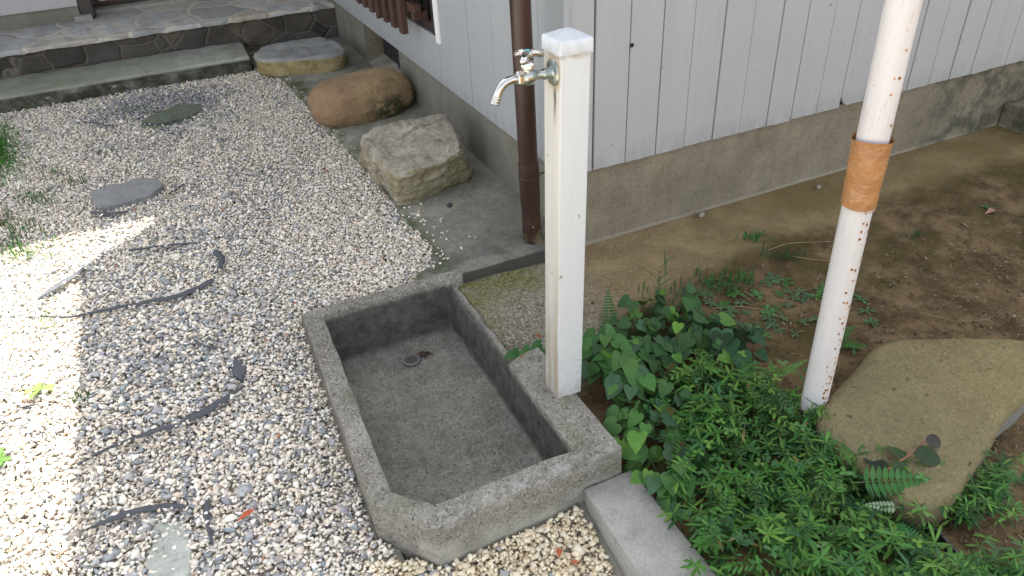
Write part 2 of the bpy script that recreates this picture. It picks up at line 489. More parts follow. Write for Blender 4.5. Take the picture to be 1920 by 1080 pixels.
def pole_mat():
    t = NT('white_pole_paint')
    o = t.sep()
    c = t.mix(t.rng(t.noise(1, 5, vec=t.mapped((60, 60, 4))), 0.4, 0.7, 0, 0.4), (0.59, 0.56, 0.545), (0.50, 0.475, 0.46))
    # rust freckles, thickest on one flank of the tube and low down
    flank = t.rng(t.math('ADD', t.math('ADD', t.math('SUBTRACT', o[0], POLE_X), t.math('MULTIPLY', o[2], 0.019)), t.math('MULTIPLY', t.math('SUBTRACT', o[1], POLE_Y), -0.44)), -0.018, 0.012)
    low = t.rng(o[2], 0.66, 0.15, 0.30, 1.0)
    d = t.math('MULTIPLY', flank, low)
    vcol = t.voro(100, out='Color'); vd = t.voro(100)
    rv = t.n('ShaderNodeSeparateColor'); t.l(vcol, rv.inputs[0])
    thr = t.math('MULTIPLY', t.math('SUBTRACT', rv.outputs[0], t.math('SUBTRACT', 0.92, t.math('MULTIPLY', d, 0.5))), 6.0)
    sz = t.math('MULTIPLY', t.math('MAXIMUM', t.math('MINIMUM', thr, 1.0), 0.0), 0.42)
    ringk = t.rng(t.math('SUBTRACT', sz, vd), -0.1, 0.08)
    ringk = t.math('MULTIPLY', ringk, t.rng(sz, 0.01, 0.03))
    c = t.mix(ringk, c, (0.50, 0.26, 0.10))
    core = t.math('MULTIPLY', t.rng(t.math('SUBTRACT', sz, vd), 0.08, 0.2), t.rng(sz, 0.05, 0.1))
    c = t.mix(core, c, (0.07, 0.03, 0.015))
    # dark scratches
    sc = t.noise(1, 4, 0.7, vec=t.mapped((420, 420, 11)))
    zone = t.math('MAXIMUM', t.math('MULTIPLY', t.rng(o[2], 0.80, 0.83), t.rng(o[2], 0.88, 0.85)), t.rng(o[2], 0.98, 1.05, 0.0, 0.9))
    zone = t.math('MAXIMUM', zone, 0.25)
    c = t.mix(t.math('MULTIPLY', t.rng(sc, 0.60, 0.64), zone), c, (0.15, 0.13, 0.115))
    run = t.math('MULTIPLY', t.rng(t.noise(1, 5, 0.7, vec=t.mapped((150, 150, 16))), 0.56, 0.68), t.math('MULTIPLY', d, 0.55))
    c = t.mix(run, c, (0.48, 0.30, 0.17))
    # bare metal and peeled paint at the foot
    ft = t.math('ADD', o[2], t.math('MULTIPLY', t.math('SUBTRACT', t.noise(35, 4), 0.5), 0.06))
    c = t.mix(t.rng(ft, 0.005, -0.005), c, (0.11, 0.07, 0.068))
    t.base(c); t.rough(0.38)
    b = t.bump(ringk, -0.2, 0.002)
    t.bump(t.noise(70, 4), 0.08, 0.0015, b)
    return t.m
_pb = S(1518, 790)
POLE_X, POLE_Y = _pb.x, _pb.y
M_pole = pole_mat()

def tape_mat():
    t = NT('brown_tape')
    c = t.mix(t.rng(t.noise(1, 4, vec=t.mapped((14, 14, 40))), 0.35, 0.7), (0.375, 0.182, 0.070), (0.315, 0.152, 0.058))
    t.base(c); t.rough(0.36)
    n = t.noise(1, 3, 0.5, vec=t.mapped((26, 26, 60)), dist=1.5)
    b = t.bump(n, 0.5, 0.005)
    t.bump(t.noise(300, 2), 0.05, 0.001, b)
    return t.m
M_tape = tape_mat()

def rock_mat(name, stops, sc=7, moss=None, speck=0.25, bumpd=0.012, post=None):
    t = NT(name)
    c = t.ramp(t.noise(sc, 7, 0.68, dist=0.3), stops)
    c = t.mix(t.rng(t.voro(190, out='Color'), 0.65, 0.95, 0, speck), c, tuple(min(1, v * 1.8) for v in stops[-1][1]))
    c = t.mix(t.rng(t.noise(60, 7, 0.8), 0.52, 0.68, 0, 0.8), c, tuple(v * 0.42 for v in stops[0][1]))
    if post: c = post(t, c)
    t.base(c); t.rough(0.88); t.p.inputs['Specular IOR Level'].default_value = 0.3
    b = t.bump(t.noise(18, 9, 0.78), 0.7, bumpd)
    b = t.bump(t.rng(t.voro(95), 0.0, 0.35), 0.25, 0.004, b)
    t.bump(t.noise(170, 5, 0.8), 0.45, 0.004, b)
    return t.m
def boulder_post(t, c):
    o = t.sep()
    k = t.rng(o[0], 0.92, 0.66)
    c = t.mix(t.math('MULTIPLY', k, 0.55), c, (0.25, 0.15, 0.095))
    m = t.math('MULTIPLY', t.rng(o[0], 0.80, 0.92), t.rng(o[1], 3.75, 3.62))
    m = t.math('MULTIPLY', m, t.math('MULTIPLY', t.rng(t.noise(14, 5, 0.7), 0.42, 0.52), t.rng(o[2], 0.20, 0.13)))
    return t.mix(t.math('MULTIPLY', m, 0.9), c, (0.035, 0.042, 0.02))
M_boulder = rock_mat('boulder_stone', [(0.28, (0.175, 0.115, 0.058)), (0.48, (0.31, 0.215, 0.112)), (0.7, (0.41, 0.30, 0.168))], 9, post=boulder_post, bumpd=0.02)
def sq_post(t, c):
    o = t.sep()
    nrm = t.n('ShaderNodeSeparateXYZ'); t.l(t.geo.outputs['Normal'], nrm.inputs[0])
    s = t.math('MULTIPLY', t.rng(nrm.outputs[2], 0.6, 0.2), t.rng(t.noise(8, 5), 0.3, 0.6, 0.4, 1))
    c = t.mix(t.math('MULTIPLY', s, 0.8), c, (0.24, 0.205, 0.105))
    v = t.rng(t.noise(1, 6, 0.7, vec=t.mapped((5, 16, 16)), dist=0.8), 0.56, 0.63, 0, 0.7)
    return t.mix(v, c, (0.165, 0.095, 0.08))
M_square = rock_mat('angular_stone', [(0.25, (0.19, 0.168, 0.125)), (0.5, (0.33, 0.30, 0.235)), (0.72, (0.45, 0.415, 0.335))], 11, post=sq_post, bumpd=0.02)
def st_post(t, c):
    o = t.sep()
    k = t.rng(o[2], 0.128, 0.146)
    return t.mix(k, c, t.ramp(t.noise(9, 6, 0.6), [(0.3, (0.20, 0.20, 0.19)), (0.7, (0.36, 0.36, 0.345))]))
M_stepstone = rock_mat('ochre_step_stone', [(0.3, (0.16, 0.11, 0.035)), (0.5, (0.30, 0.24, 0.11)), (0.7, (0.38, 0.32, 0.18))], 12, post=st_post)
def flat_post(t, c):
    o = t.sep()
    e = t.math('MULTIPLY', t.rng(o[2], 0.024, 0.010), t.rng(o[0], 1.45, 1.6, 0.15, 0.85))
    c = t.mix(e, c, (0.21, 0.21, 0.195))
    sp = t.rng(t.noise(30, 2, 0.4), 0.70, 0.74)
    c = t.mix(t.math('MULTIPLY', t.rng(o[0], 1.75, 1.4), 0.4), c, (0.145, 0.13, 0.075))
    c = t.mix(t.rng(t.noise(210, 3, 0.7), 0.52, 0.66, 0, 0.45), c, (0.30, 0.26, 0.16))
    c = t.mix(t.rng(t.noise(150, 3, 0.7), 0.58, 0.68, 0, 0.7), c, (0.06, 0.048, 0.022))
    lich = t.math('MULTIPLY', t.rng(t.voro(55), 0.16, 0.10), t.rng(t.noise(7, 4), 0.55, 0.62))
    c = t.mix(t.math('MULTIPLY', lich, 0.6), c, (0.33, 0.32, 0.25))
    return t.mix(sp, c, (0.08, 0.05, 0.02))
M_flat = rock_mat('olive_flat_rock', [(0.25, (0.115, 0.09, 0.038)), (0.45, (0.17, 0.136, 0.058)), (0.6, (0.205, 0.166, 0.075)), (0.75, (0.245, 0.205, 0.105))], 5, speck=0.3, bumpd=0.008, post=flat_post)  # warm ambient light mixed into the rock's own browns
M_slate = rock_mat('slate', [(0.3, (0.17, 0.17, 0.17)), (0.7, (0.27, 0.27, 0.265))], 9, speck=0.05, bumpd=0.004)
M_mossst = rock_mat('mossy_stone', [(0.3, (0.095, 0.12, 0.075)), (0.7, (0.17, 0.195, 0.14))], 12, speck=0.1, bumpd=0.006)
M_palest = rock_mat('pale_stone', [(0.3, (0.30, 0.31, 0.27)), (0.7, (0.44, 0.45, 0.40))], 14, speck=0.2, bumpd=0.006)
M_pebble = rock_mat('grey_pebble', [(0.3, (0.20, 0.18, 0.14)), (0.7, (0.32, 0.29, 0.23))], 30, speck=0.2, bumpd=0.003)
M_dkpebble = simple('dark_pebble', (0.03, 0.032, 0.036), 0.7)

def attr_mat(name, rough=0.8, var=0.25, vscale=160, trans=0.0, spec=0.3, bumpk=0.0):
    t = NT(name)
    a = t.n('ShaderNodeAttribute'); a.attribute_name = 'Col'
    c = a.outputs['Color']
    if var:
        c = t.mix(t.rng(t.noise(vscale, 4, 0.6), 0.35, 0.7, 0, var), c, t.mix(1.0, c, (0.55, 0.52, 0.48), 'MULTIPLY'))
    t.base(c); t.rough(rough); t.p.inputs['Specular IOR Level'].default_value = spec
    if bumpk: t.bump(t.noise(vscale * 2.2, 3), bumpk, 0.003)
    if trans:
        tr = t.n('ShaderNodeBsdfTranslucent'); t.l(c, tr.inputs[0])
        mx = t.n('ShaderNodeMixShader'); mx.inputs[0].default_value = trans
        t.l(t.p.outputs[0], mx.inputs[1]); t.l(tr.outputs[0], mx.inputs[2])
        t.l(mx.outputs[0], t.out.inputs[0])
    return t.m
M_stones = attr_mat('gravel_stones', 0.85, 0.22, 150, bumpk=0.25)
M_leaf = attr_mat('leaves', 0.6, 0.3, 70, trans=0.3, spec=0.25)
M_dry = attr_mat('dry_plant', 0.85, 0.3, 120)
M_strip = attr_mat('dark_strip', 0.75, 0.25, 60)

def flag_mat(name, cols, mortar, sc, mw=0.045):
    t = NT(name)
    wob = t.n('ShaderNodeTexNoise'); wob.inputs['Scale'].default_value = 5; t.l(t.pos(), wob.inputs['Vector'])
    vm = t.n('ShaderNodeVectorMath', operation='MULTIPLY_ADD'); t.l(wob.outputs['Color'], vm.inputs[0]); vm.inputs[1].default_value = (0.12, 0.12, 0.12); t.l(t.mapped((1, 1.0, 1.2)), vm.inputs[2])
    d = t.voro(sc, feature='DISTANCE_TO_EDGE', vec=vm.outputs[0], rnd=0.9)
    ci = t.voro(sc, out='Color', vec=vm.outputs[0], rnd=0.9)
    sp = t.n('ShaderNodeSeparateColor'); t.l(ci, sp.inputs[0])
    c = t.ramp(sp.outputs[0], [(i / (len(cols) - 1), q) for i, q in enumerate(cols)])
    c = t.mix(t.rng(t.noise(14, 6, 0.7), 0.4, 0.7, 0, 0.45), c, tuple(v * 0.55 for v in cols[0]))
    k = t.rng(t.math('ADD', d, t.math('MULTIPLY', t.math('SUBTRACT', t.noise(30, 4), 0.5), 0.05)), mw, mw * 0.4)
    c = t.mix(k, c, mortar)
    t.base(c); t.rough(0.85)
    b = t.bump(t.rng(d, 0.0, 0.1), 0.5, 0.012)
    t.bump(t.noise(35, 6, 0.7), 0.3, 0.006, b)
    return t.m
M_flag = flag_mat('flagstones', [(0.27, 0.27, 0.265), (0.33, 0.33, 0.325), (0.42, 0.42, 0.41), (0.40, 0.345, 0.28), (0.44, 0.43, 0.42)], (0.50, 0.46, 0.38), 2.7, 0.03)
M_riser = flag_mat('riser_stones', [(0.04, 0.035, 0.03), (0.075, 0.062, 0.048), (0.055, 0.055, 0.052), (0.10, 0.08, 0.055)], (0.115, 0.10, 0.075), 5.6, 0.026)
M_cream = simple('door_panel_paint', (0.62, 0.61, 0.53), 0.5)
M_roof = simple('roof_sheet', (0.10, 0.10, 0.10), 0.7)
M_plaster = simple('soffit_paint', (0.55, 0.53, 0.48), 0.8)
M_black = simple('black_plastic', (0.012, 0.012, 0.013), 0.45)
M_whitetrim = simple('white_trim', (0.72, 0.72, 0.70), 0.5)
M_blue = simple('blue_cap', (0.10, 0.42, 0.50), 0.4)
M_drain = simple('drain_metal', (0.15, 0.15, 0.145), 0.55, 0.3)
M_hole = simple('drain_hole', (0.006, 0.006, 0.006), 0.9)
def wood_m():
    t = NT('weathered_stake')
    t.base(t.mix(t.noise(1, 5, vec=t.mapped((50, 50, 5))), (0.12, 0.085, 0.05), (0.24, 0.19, 0.12))); t.rough(0.9); return t.m
M_stake = wood_m()

# ------------------------------------------------------------------ ground: one sheet to the horizon
BAS = (0.10, 0.745, 1.03, 2.034)
def ground():
    def axis(lo, hi, step, far):
        a = list(np.arange(lo, hi + 1e-6, step))
        pre, post = [], []
        s, v = step, lo
        while v > -far: s *= 1.7; v -= s; pre.append(v)
        s, v = step, hi
        while v < far: s *= 1.7; v += s; post.append(v)
        return pre[::-1] + a + post
    xs = axis(-1.6, 4.4, 0.025, 150); ys = axis(-0.2, 5.6, 0.025, 150)
    V, F = [], []
    for y in ys:
        for x in xs:
            if x < 0.645:
                z = gz(x, y) - 0.016
            elif x < 0.67:
                k = (x - 0.645) / 0.025
                z = (gz(x, y) - 0.016) * (1 - k) + (soilz(x, y) - 0.004) * k
            else:
                z = soilz(x, y) + 0.007 * noise.fractal(Vector((x * 14, y * 14, 0)), 0.8, 2, 5) * sstep(1.75, 1.45, y)
            if 0.19 < x < 0.655 and 1.10 < y < 2.0: z = min(z, -0.2)
            if y > 2.05 and x > 0.5: z = min(z, -0.03)
            V.append((x, y, z))
    nx = len(xs)
    for j in range(len(ys) - 1):
        for i in range(nx - 1):
            a = j * nx + i
            F.append((a, a + 1, a + nx + 1, a + nx))
    me = bpy.data.meshes.new('ground'); me.from_pydata(V, [], F); me.materials.append(M_ground)
    me.polygons.foreach_set('use_smooth', [True] * len(F))
    o = bpy.data.objects.new('ground', me); COL.objects.link(o)
    tag(o, 'bare brown soil and worn concrete apron under the gravel and plants', 'ground', kind='structure')
ground()

# concrete slab path along the left wall
def slab_z(x, y): return 0.058 - 0.008 * sstep(2.0, 2.6, y)
bm = bmesh.new()
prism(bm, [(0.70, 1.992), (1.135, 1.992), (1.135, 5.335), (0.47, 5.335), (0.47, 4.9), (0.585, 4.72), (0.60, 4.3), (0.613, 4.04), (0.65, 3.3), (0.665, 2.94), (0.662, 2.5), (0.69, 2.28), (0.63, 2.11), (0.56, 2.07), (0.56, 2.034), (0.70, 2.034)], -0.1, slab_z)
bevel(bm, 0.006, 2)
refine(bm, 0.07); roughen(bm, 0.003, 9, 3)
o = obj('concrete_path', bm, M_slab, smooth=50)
tag(o, 'grey concrete strip running along the left house wall', 'path', kind='structure')

# ------------------------------------------------------------------ house
house = empty('house', (1.13, 2.03, 0), 'white board-clad house on a concrete base with a brown latticed window', 'house')
YW, XW = 2.02, 1.115
# right gable wall boards
bm = bmesh.new()
chamf = []
edges = [1.118, 1.224, 1.356, 1.485, 1.609, 1.737, 1.861, 1.992, 2.113, 2.243, 2.367, 2.5, 2.62, 2.739, 2.865, 2.992, 3.123, 3.24, 3.345, 3.47, 3.6, 3.72, 3.85, 3.98, 4.10, 4.23, 4.36, 4.48, 4.6, 4.73, 4.86, 5.0]
wide = {1.224: 0.007, 1.356: 0.0035, 2.367: 0.0045, 2.992: 0.0045, 1.992: 0.003, 2.113: 0.003}
r2 = random.Random(5)
gapw = [r2.choice((0.0006, 0.0012, 0.0024, 0.0034, 0.0040)) for _ in range(64)]
for i, (a, b) in enumerate(zip(edges, edges[1:])):
    ga = wide.get(a, gapw[i]) / 2
    gb = wide.get(b, gapw[i + 1]) / 2
    dy = r2.uniform(-0.0018, 0.0018)
    zb = 0.308 + r2.uniform(-0.002, 0.002)
    n = 7
    top = 2.58
    def bot(k, x):
        chip = 0.0
        if abs(b - 2.367) < 1e-3 and k >= n - 1: chip = 0.0
        if abs(a - 2.367) < 1e-3 and k == 0: chip = 0.04
        if abs(a - 2.367) < 1e-3 and k == 1: chip = 0.012
        return zb + chip + noise.noise(Vector((x * 30, 0, i))) * 0.0022
    xs = [a + ga + (b - gb - a - ga) * k / n for k in range(n + 1)]
    lf = [bm.verts.new((x, YW + dy, bot(k, x))) for k, x in enumerate(xs)]
    lb = [bm.verts.new((x, YW + 0.018 + dy, bot(k, x))) for k, x in enumerate(xs)]
    tf = [bm.verts.new((x, YW + dy, top)) for x in xs]
    tb = [bm.verts.new((x, YW + 0.018 + dy, top)) for x in xs]
    for k in range(n):
        bm.faces.new((lf[k], lf[k + 1], tf[k + 1], tf[k])); bm.faces.new((lb[k + 1], lb[k], tb[k], tb[k + 1]))
        bm.faces.new((lf[k + 1], lf[k], lb[k], lb[k + 1]))
    bm.faces.new((lf[0], tf[0], tb[0], lb[0])); bm.faces.new((lf[-1], lb[-1], tb[-1], tf[-1]))
    chamf += [(lf[0], tf[0]), (lf[-1], tf[-1])]
bmesh.ops.bevel(bm, geom=[bm.edges.get(q) for q in chamf], offset=0.0013, segments=2, affect='EDGES')
wallR = obj('wall', bm, M_sidR, house)
bm = bmesh.new(); bx(bm, 1.14, 5.0, YW + 0.021, YW + 0.05, 0.30, 2.58)
obj('wall_backing', bm, M_gap, house)
# knot hole
bm = bmesh.new()
kp = PYp(1185, 85, YW - 0.003)
lathe(bm, [(0, 0.0), (0.0075, 0.0), (0.007, 0.001), (0, 0.001)], Matrix.Translation(kp) @ Matrix.Rotation(R(90), 4, 'X'), 12)
obj('knot_hole', bm, M_hole, wallR)
# left wall boards (long smooth panels) with window opening y 3.19..4.9, z 0.515..1.6
bm = bmesh.new()
ed = [2.042, 2.20, 2.40, 2.587, 2.83, 3.063, 3.19]
def pan(y0, y1, z0, z1, dx=0.0, g=0.0011):
    bx(bm, XW + dx, XW + 0.02 + dx, y0 + g, y1 - g, z0, z1)
for a, b in zip(ed, ed[1:]): pan(a, b, 0.306, 2.58, r2.uniform(-0.0007, 0.0007))
ye = 3.19
while ye < 5.9:
    y2 = min(ye + 0.24, 5.9)
    pan(ye, y2, 0.306, 0.515, r2.uniform(-0.0007, 0.0007)); pan(ye, y2, 1.6, 2.58, r2.uniform(-0.0007, 0.0007)); ye = y2
pan(5.0, 5.9, 0.515, 1.6)
wallL = obj('wall', bm, M_sidL, house)
# corner boards
bm = bmesh.new()
bx(bm, XW - 0.004, XW + 0.018, YW - 0.004, YW + 0.02, 0.3, 2.58); bevel(bm, 0.003, 2)
obj('corner_trim', bm, M_sidL, house)
# foundation
bm = bmesh.new()
bx(bm, 1.135, 5.0, 2.035, 2.20, -0.12, 0.312)
bx(bm, 1.130, 1.30, 2.202, 3.915, -0.1, 0.309)
bx(bm, 1.130, 1.30, 4.61, 5.9, -0.1, 0.309)
bx(bm, 1.19, 1.30, 3.915, 4.61, -0.1, 0.055)
refine(bm, 0.09); roughen(bm, 0.0022, 6, 8)
fnd = obj('foundation', bm, M_found, house)
# vent in the foundation
bm = bmesh.new()
vent = None
for k in range(16):
    y = 3.92 + k * 0.043
    bx(bm, 1.235, 1.245, y, y + 0.030, 0.058, 0.307)
bx(bm, 1.246, 1.25, 3.916, 4.609, 0.058, 0.307)
bx(bm, 1.222, 1.243, 4.25, 4.27, 0.057, 0.308)
obj('vent_screen', bm, M_screen, fnd)
bm = bmesh.new()
vs = prism(bm, [(1.13, 3.917), (1.236, 3.917), (1.236, 4.608), (1.13, 4.608)], -0.05, lambda x, y: 0.052 if x < 1.18 else 0.088)
obj('vent_sill', bm, M_slab, fnd)
# latticed window
bm = bmesh.new()
bx(bm, XW + 0.004, XW + 0.03, 3.20, 3.275, 0.50, 1.6)
bx(bm, XW + 0.012, XW + 0.04, 3.275, 4.99, 0.505, 0.56)
bx(bm, XW + 0.012, XW + 0.04, 3.275, 4.99, 1.54, 1.6)
bevel(bm, 0.002, 1)
win = obj('window', bm, M_dark, house)
bm = bmesh.new(); bx(bm, XW + 0.045, XW + 0.05, 3.19, 5.0, 0.51, 1.6); obj('pane', bm, M_glass, win)
bm = bmesh.new()
bx(bm, XW - 0.012, XW + 0.001, 3.155, 3.196, 0.497, 1.62); bevel(bm, 0.002, 1)
obj('window_trim', bm, M_whitetrim, win)
bm = bmesh.new()
bx(bm, 1.058, 1.095, 3.33, 5.0, 0.60, 0.64); bx(bm, 1.058, 1.095, 3.33, 5.0, 1.45, 1.49)
bx(bm, 1.06, XW + 0.02, 3.36, 3.385, 0.562, 0.602); bevel(bm, 0.002, 1)
obj('lattice_rail', bm, M_brown, win)
for k in range(12):
    yc = 3.462 + k * 0.1265
    zb = 0.492 + (-0.014 if k in (3,) else 0) + r2.uniform(-.003, .003)
    bm = bmesh.new()
    bx(bm, 1.024, 1.056, yc - 0.026, yc + 0.026, zb, 1.58); bevel(bm, 0.004, 2)
    if k == 3:
        for v in bm.verts:
            if v.co.z < 0.6 and v.co.y < yc: v.co.z += 0.02
    obj('slat', bm, M_brown, win)
# entry wing
YE = 5.9
bm = bmesh.new()
xe = [-4.0]
while xe[-1] < -0.6: xe.append(xe[-1] + 0.155)
xe[-1] = -0.455
off = 0
for a, b in zip(xe, xe[1:]): bx(bm, a + 0.001, b - 0.001, YE + r2.uniform(-.001, .001), YE + 0.02, 0.372, 2.58)
bx(bm, 0.9, 1.3, YE + 0.3, YE + 0.32, 0.30, 2.58)
bx(bm, -0.3, 0.9, YE + 0.3, YE + 0.32, 2.2, 2.58)
obj('wall', bm, M_sidR, house)
bm = bmesh.new(); bx(bm, -4.0, -0.46, YE + 0.015, YE + 0.2, 0.0, 0.374); refine(bm, 0.12); roughen(bm, 0.003, 6, 4)
obj('foundation', bm, M_found, house)
bm = bmesh.new()
bx(bm, -0.453, -0.37, YE - 0.005, YE + 0.36, 0.285, 2.2); bx(bm, 0.82, 0.9, YE + 0.22, YE + 0.3, 0.285, 2.2)
bx(bm, -0.37, 0.82, YE + 0.245, YE + 0.30, 0.303, 0.318); bevel(bm, 0.003, 1)
door = obj('door', bm, M_dark, house)
bm = bmesh.new(); bx(bm, -0.334, 0.80, YE + 0.25, YE + 0.285, 0.319, 0.338); bx(bm, -0.368, -0.335, YE + 0.25, YE + 0.285, 0.319, 2.1)
obj('door_frame', bm, M_brown, door)
bm = bmesh.new(); bx(bm, -0.334, 0.80, YE + 0.262, YE + 0.275, 0.339, 2.1); obj('door_panel', bm, M_cream, door)
bm = bmesh.new(); bx(bm, -0.46, 0.92, YE + 0.13, YE + 0.36, 0.2, 0.302); bx(bm, -0.5, -0.39, YE - 0.05, YE + 0.13, 0.2, 0.315)
bevel(bm, 0.006, 2); refine(bm, 0.08); roughen(bm, 0.004, 11, 2)
obj('door_sill', bm, M_kerb, house)
# roofs with deep eaves (their shadow crosses the yard)
bm = bmesh.new()
prism(bm, [(0.45, 1.45), (6.5, 1.45), (6.5, 9.0), (0.72, 9.0), (0.72, 4.64), (0.45, 4.40)], 2.60, 2.70)
obj('roof', bm, M_roof, house)
bm = bmesh.new(); prism(bm, [(-4.5, 4.715), (0.80, 4.715), (0.80, 8.9), (-4.5, 8.9)], 2.615, 2.69)
obj('roof', bm, M_roof, house)
bm = bmesh.new(); bx(bm, 1.14, 5.0, 2.06, 2.09, 2.58, 2.598); bx(bm, 5.0, 5.05, 2.03, 5.9, 0.0, 2.59)
obj('soffit', bm, M_plaster, house)

# flagstone porch
porch = empty('flagstone_porch', (0, 5.34, 0), 'stone porch with grey crazy-paved top and dark rubble riser before the door', 'porch')
bm = bmesh.new()
prism(bm, [(-4.0, 5.305), (-1.0, 5.305), (-0.3, 5.312), (0.4, 5.306), (1.128, 5.31), (1.128, 5.895), (0.93, 5.895), (0.93, 6.02), (-0.50, 6.02), (-0.50, 5.912), (-4.0, 5.912)], 0.248, 0.28)
bevel(bm, 0.006, 2); refine(bm, 0.035); roughen(bm, 0.008, 13, 6)
obj('paving', bm, M_flag, porch, smooth=40)
bm = bmesh.new()
bx(bm, -4.0, 1.128, 5.335, 5.9, -0.1, 0.245); refine(bm, 0.035); roughen(bm, 0.016, 8, 7)
obj('riser', bm, M_riser, porch, smooth=60)

bm = bmesh.new()
prism(bm, [(-4.0, 4.93), (-0.3, 4.925), (0.455, 4.905), (0.462, 5.31), (-4.0, 5.31)], -0.08, 0.128)
bevel(bm, 0.01, 2); refine(bm, 0.04); roughen(bm, 0.006, 10, 9)
o = obj('concrete_step', bm, M_step, smooth=45)
tag(o, 'long mossy concrete step with dark front below the flagstone porch', 'step')

bm = bmesh.new()
bx(bm, 3.462, 4.3, 1.78, 2.03, -0.05, 0.112); bevel(bm, 0.006, 2); refine(bm, 0.05); roughen(bm, 0.003, 10, 4)
o = obj('concrete_step', bm, M_found, smooth=45)
tag(o, 'low concrete doorstep block at far right end of the boarded wall', 'step')

# ------------------------------------------------------------------ wash basin
basin = empty('wash_basin', (0.44, 1.55, -0.1), 'low concrete wash basin with a chamfered corner set in the gravel', 'basin')
bm = bmesh.new()
RZ, LO, FL = 0.06, 0.024, -0.122
outer = [(0.158, 2.032, RZ), (0.136, 1.19, RZ), (0.246, 1.052, RZ), (0.742, 1.062, RZ), (0.742, 1.515, RZ), (0.742, 1.555, LO), (0.742, 1.985, LO), (0.742, 2.032, RZ)]
outer = [(0.158, 2.032, RZ), (0.136, 1.19, RZ), (0.246, 1.052, RZ), (0.742, 1.062, RZ), (0.742, 1.515, RZ), (0.674, 1.545, LO), (0.672, 1.972, LO), (0.698, 1.990, RZ), (0.698, 2.032, RZ)]
inner = [(0.216, 1.99, RZ), (0.190, 1.197, RZ), (0.268, 1.115, RZ), (0.630, 1.112, RZ), (0.634, 1.47, RZ), (0.645, 1.535, LO), (0.636, 1.965, LO), (0.630, 1.988, RZ), (0.630, 1.990, RZ)]
floor = [(0.233, 1.945, FL), (0.205, 1.205, FL), (0.276, 1.128, FL), (0.622, 1.125, FL), (0.624, 1.47, FL), (0.626, 1.535, FL), (0.626, 1.935, FL), (0.624, 1.942, FL), (0.622, 1.945, FL)]
ob = [bm.verts.new((x, y, -0.2)) for x, y, z in outer]
ot = [bm.verts.new(p) for p in outer]
it = [bm.verts.new(p) for p in inner]
ib = [bm.verts.new(p) for p in floor]
n = len(ot)
for i in range(n):
    j = (i + 1) % n
    bm.faces.new((ob[i], ob[j], ot[j], ot[i])); bm.faces.new((ot[i], ot[j], it[j], it[i])); bm.faces.new((it[i], it[j], ib[j], ib[i]))
bm.faces.new(ib); bm.faces.new(ob[::-1])
bm.normal_update()
bevel(bm, 0.007, 3, 35)
refine(bm, 0.03, 6); roughen(bm, 0.0035, 14, 5, 4)
obj('basin_body', bm, M_basin, basin, smooth=60)
dp = P(772, 678, FL)
bm = bmesh.new()
Mt = Matrix.Translation((dp.x, dp.y, FL + 0.005))
lathe(bm, [(0.021, 0.0), (0.030, 0.0), (0.0285, 0.004), (0.022, 0.0045), (0.021, 0.001)], Mt, 28)
dr = obj('drain', bm, M_drain, basin, smooth=40)
bm = bmesh.new()
lathe(bm, [(0.0, 0.0014), (0.0215, 0.0014)], Mt, 24); obj('drain_hole', bm, M_hole, dr)
bm = bmesh.new()
for k in (-2, -1, 0, 1, 2):
    h = math.sqrt(0.0215 ** 2 - (k * 0.0082) ** 2)
    bx(bm, -h, h, k * 0.0082 - 0.0017, k * 0.0082 + 0.0017, 0.0018, 0.004, Mt @ Matrix.Rotation(R(35), 4, 'Z'))
obj('drain_grate', bm, M_drain, dr)

# kerb block
bm = bmesh.new()
ka, kb_, kc, kd = P(1094, 921, -0.025), P(1183, 893, -0.025), P(1340, 1082, -0.025), P(1198, 1080, -0.025)
e1 = kd + (kd - ka) * 2.6; e2 = kc + (kc - kb_) * 2.4
prism(bm, [(ka.x + 0.004, 1.056), (kb_.x + 0.012, 1.056), (e2.x, e2.y), (e1.x, e1.y)][::-1], -0.2, -0.025)
bevel(bm, 0.004, 2); refine(bm, 0.04); roughen(bm, 0.002, 14, 3)
o = obj('kerb_block', bm, M_kerb, smooth=45)
tag(o, 'smooth grey concrete edging block butted against the wash basin', 'kerb block')
KERB = [(ka.x, 1.06), (kb_.x, 1.06), (e2.x, e2.y), (e1.x, e1.y)]

# ------------------------------------------------------------------ standpipe with tap
stand = empty('standpipe', (0.723, 1.328, 0.06), 'white square garden standpipe with a chrome tap on the basin shoulder', 'standpipe')
TILT = Matrix.Translation((0.723, 1.328, 0.055)) @ Matrix.Rotation(R(1.0), 4, 'Y') @ Matrix.Translation((-0.723, -1.328, -0.055))
def tl(bm):
    bmesh.ops.transform(bm, matrix=TILT, verts=bm.verts[:]); return bm
bm = bmesh.new(); bx(bm, 0.687, 0.759, 1.292, 1.364, 0.055, 0.972); bevel(bm, 0.0045, 3)
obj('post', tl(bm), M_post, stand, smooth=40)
bm = bmesh.new()
c0 = [(-1, -1), (1, -1), (1, 1), (-1, 1)]
h = 0.0405
lv = []
for hh, zz in ((h - 0.001, 0.966), (h, 0.9675), (h, 0.990), (h - 0.0035, 0.9955), (h - 0.012, 0.9985), (0.006, 1.0095)):
    lv.append([bm.verts.new((0.723 + a * hh, 1.328 + b * hh, zz)) for a, b in c0])
for a, b in zip(lv, lv[1:]):
    for k in range(4): bm.faces.new((a[k], a[(k + 1) % 4], b[(k + 1) % 4], b[k]))
bm.faces.new(lv[-1]); bm.faces.new(lv[0][::-1])
vert = [e for e in bm.edges if abs(e.verts[0].co.z - e.verts[1].co.z) > 0.01 and abs(e.verts[0].co.x - e.verts[1].co.x) < 0.004]
bmesh.ops.bevel(bm, geom=vert, offset=0.005, segments=3, affect='EDGES')
obj('cap', tl(bm), M_cap, stand, smooth=35)
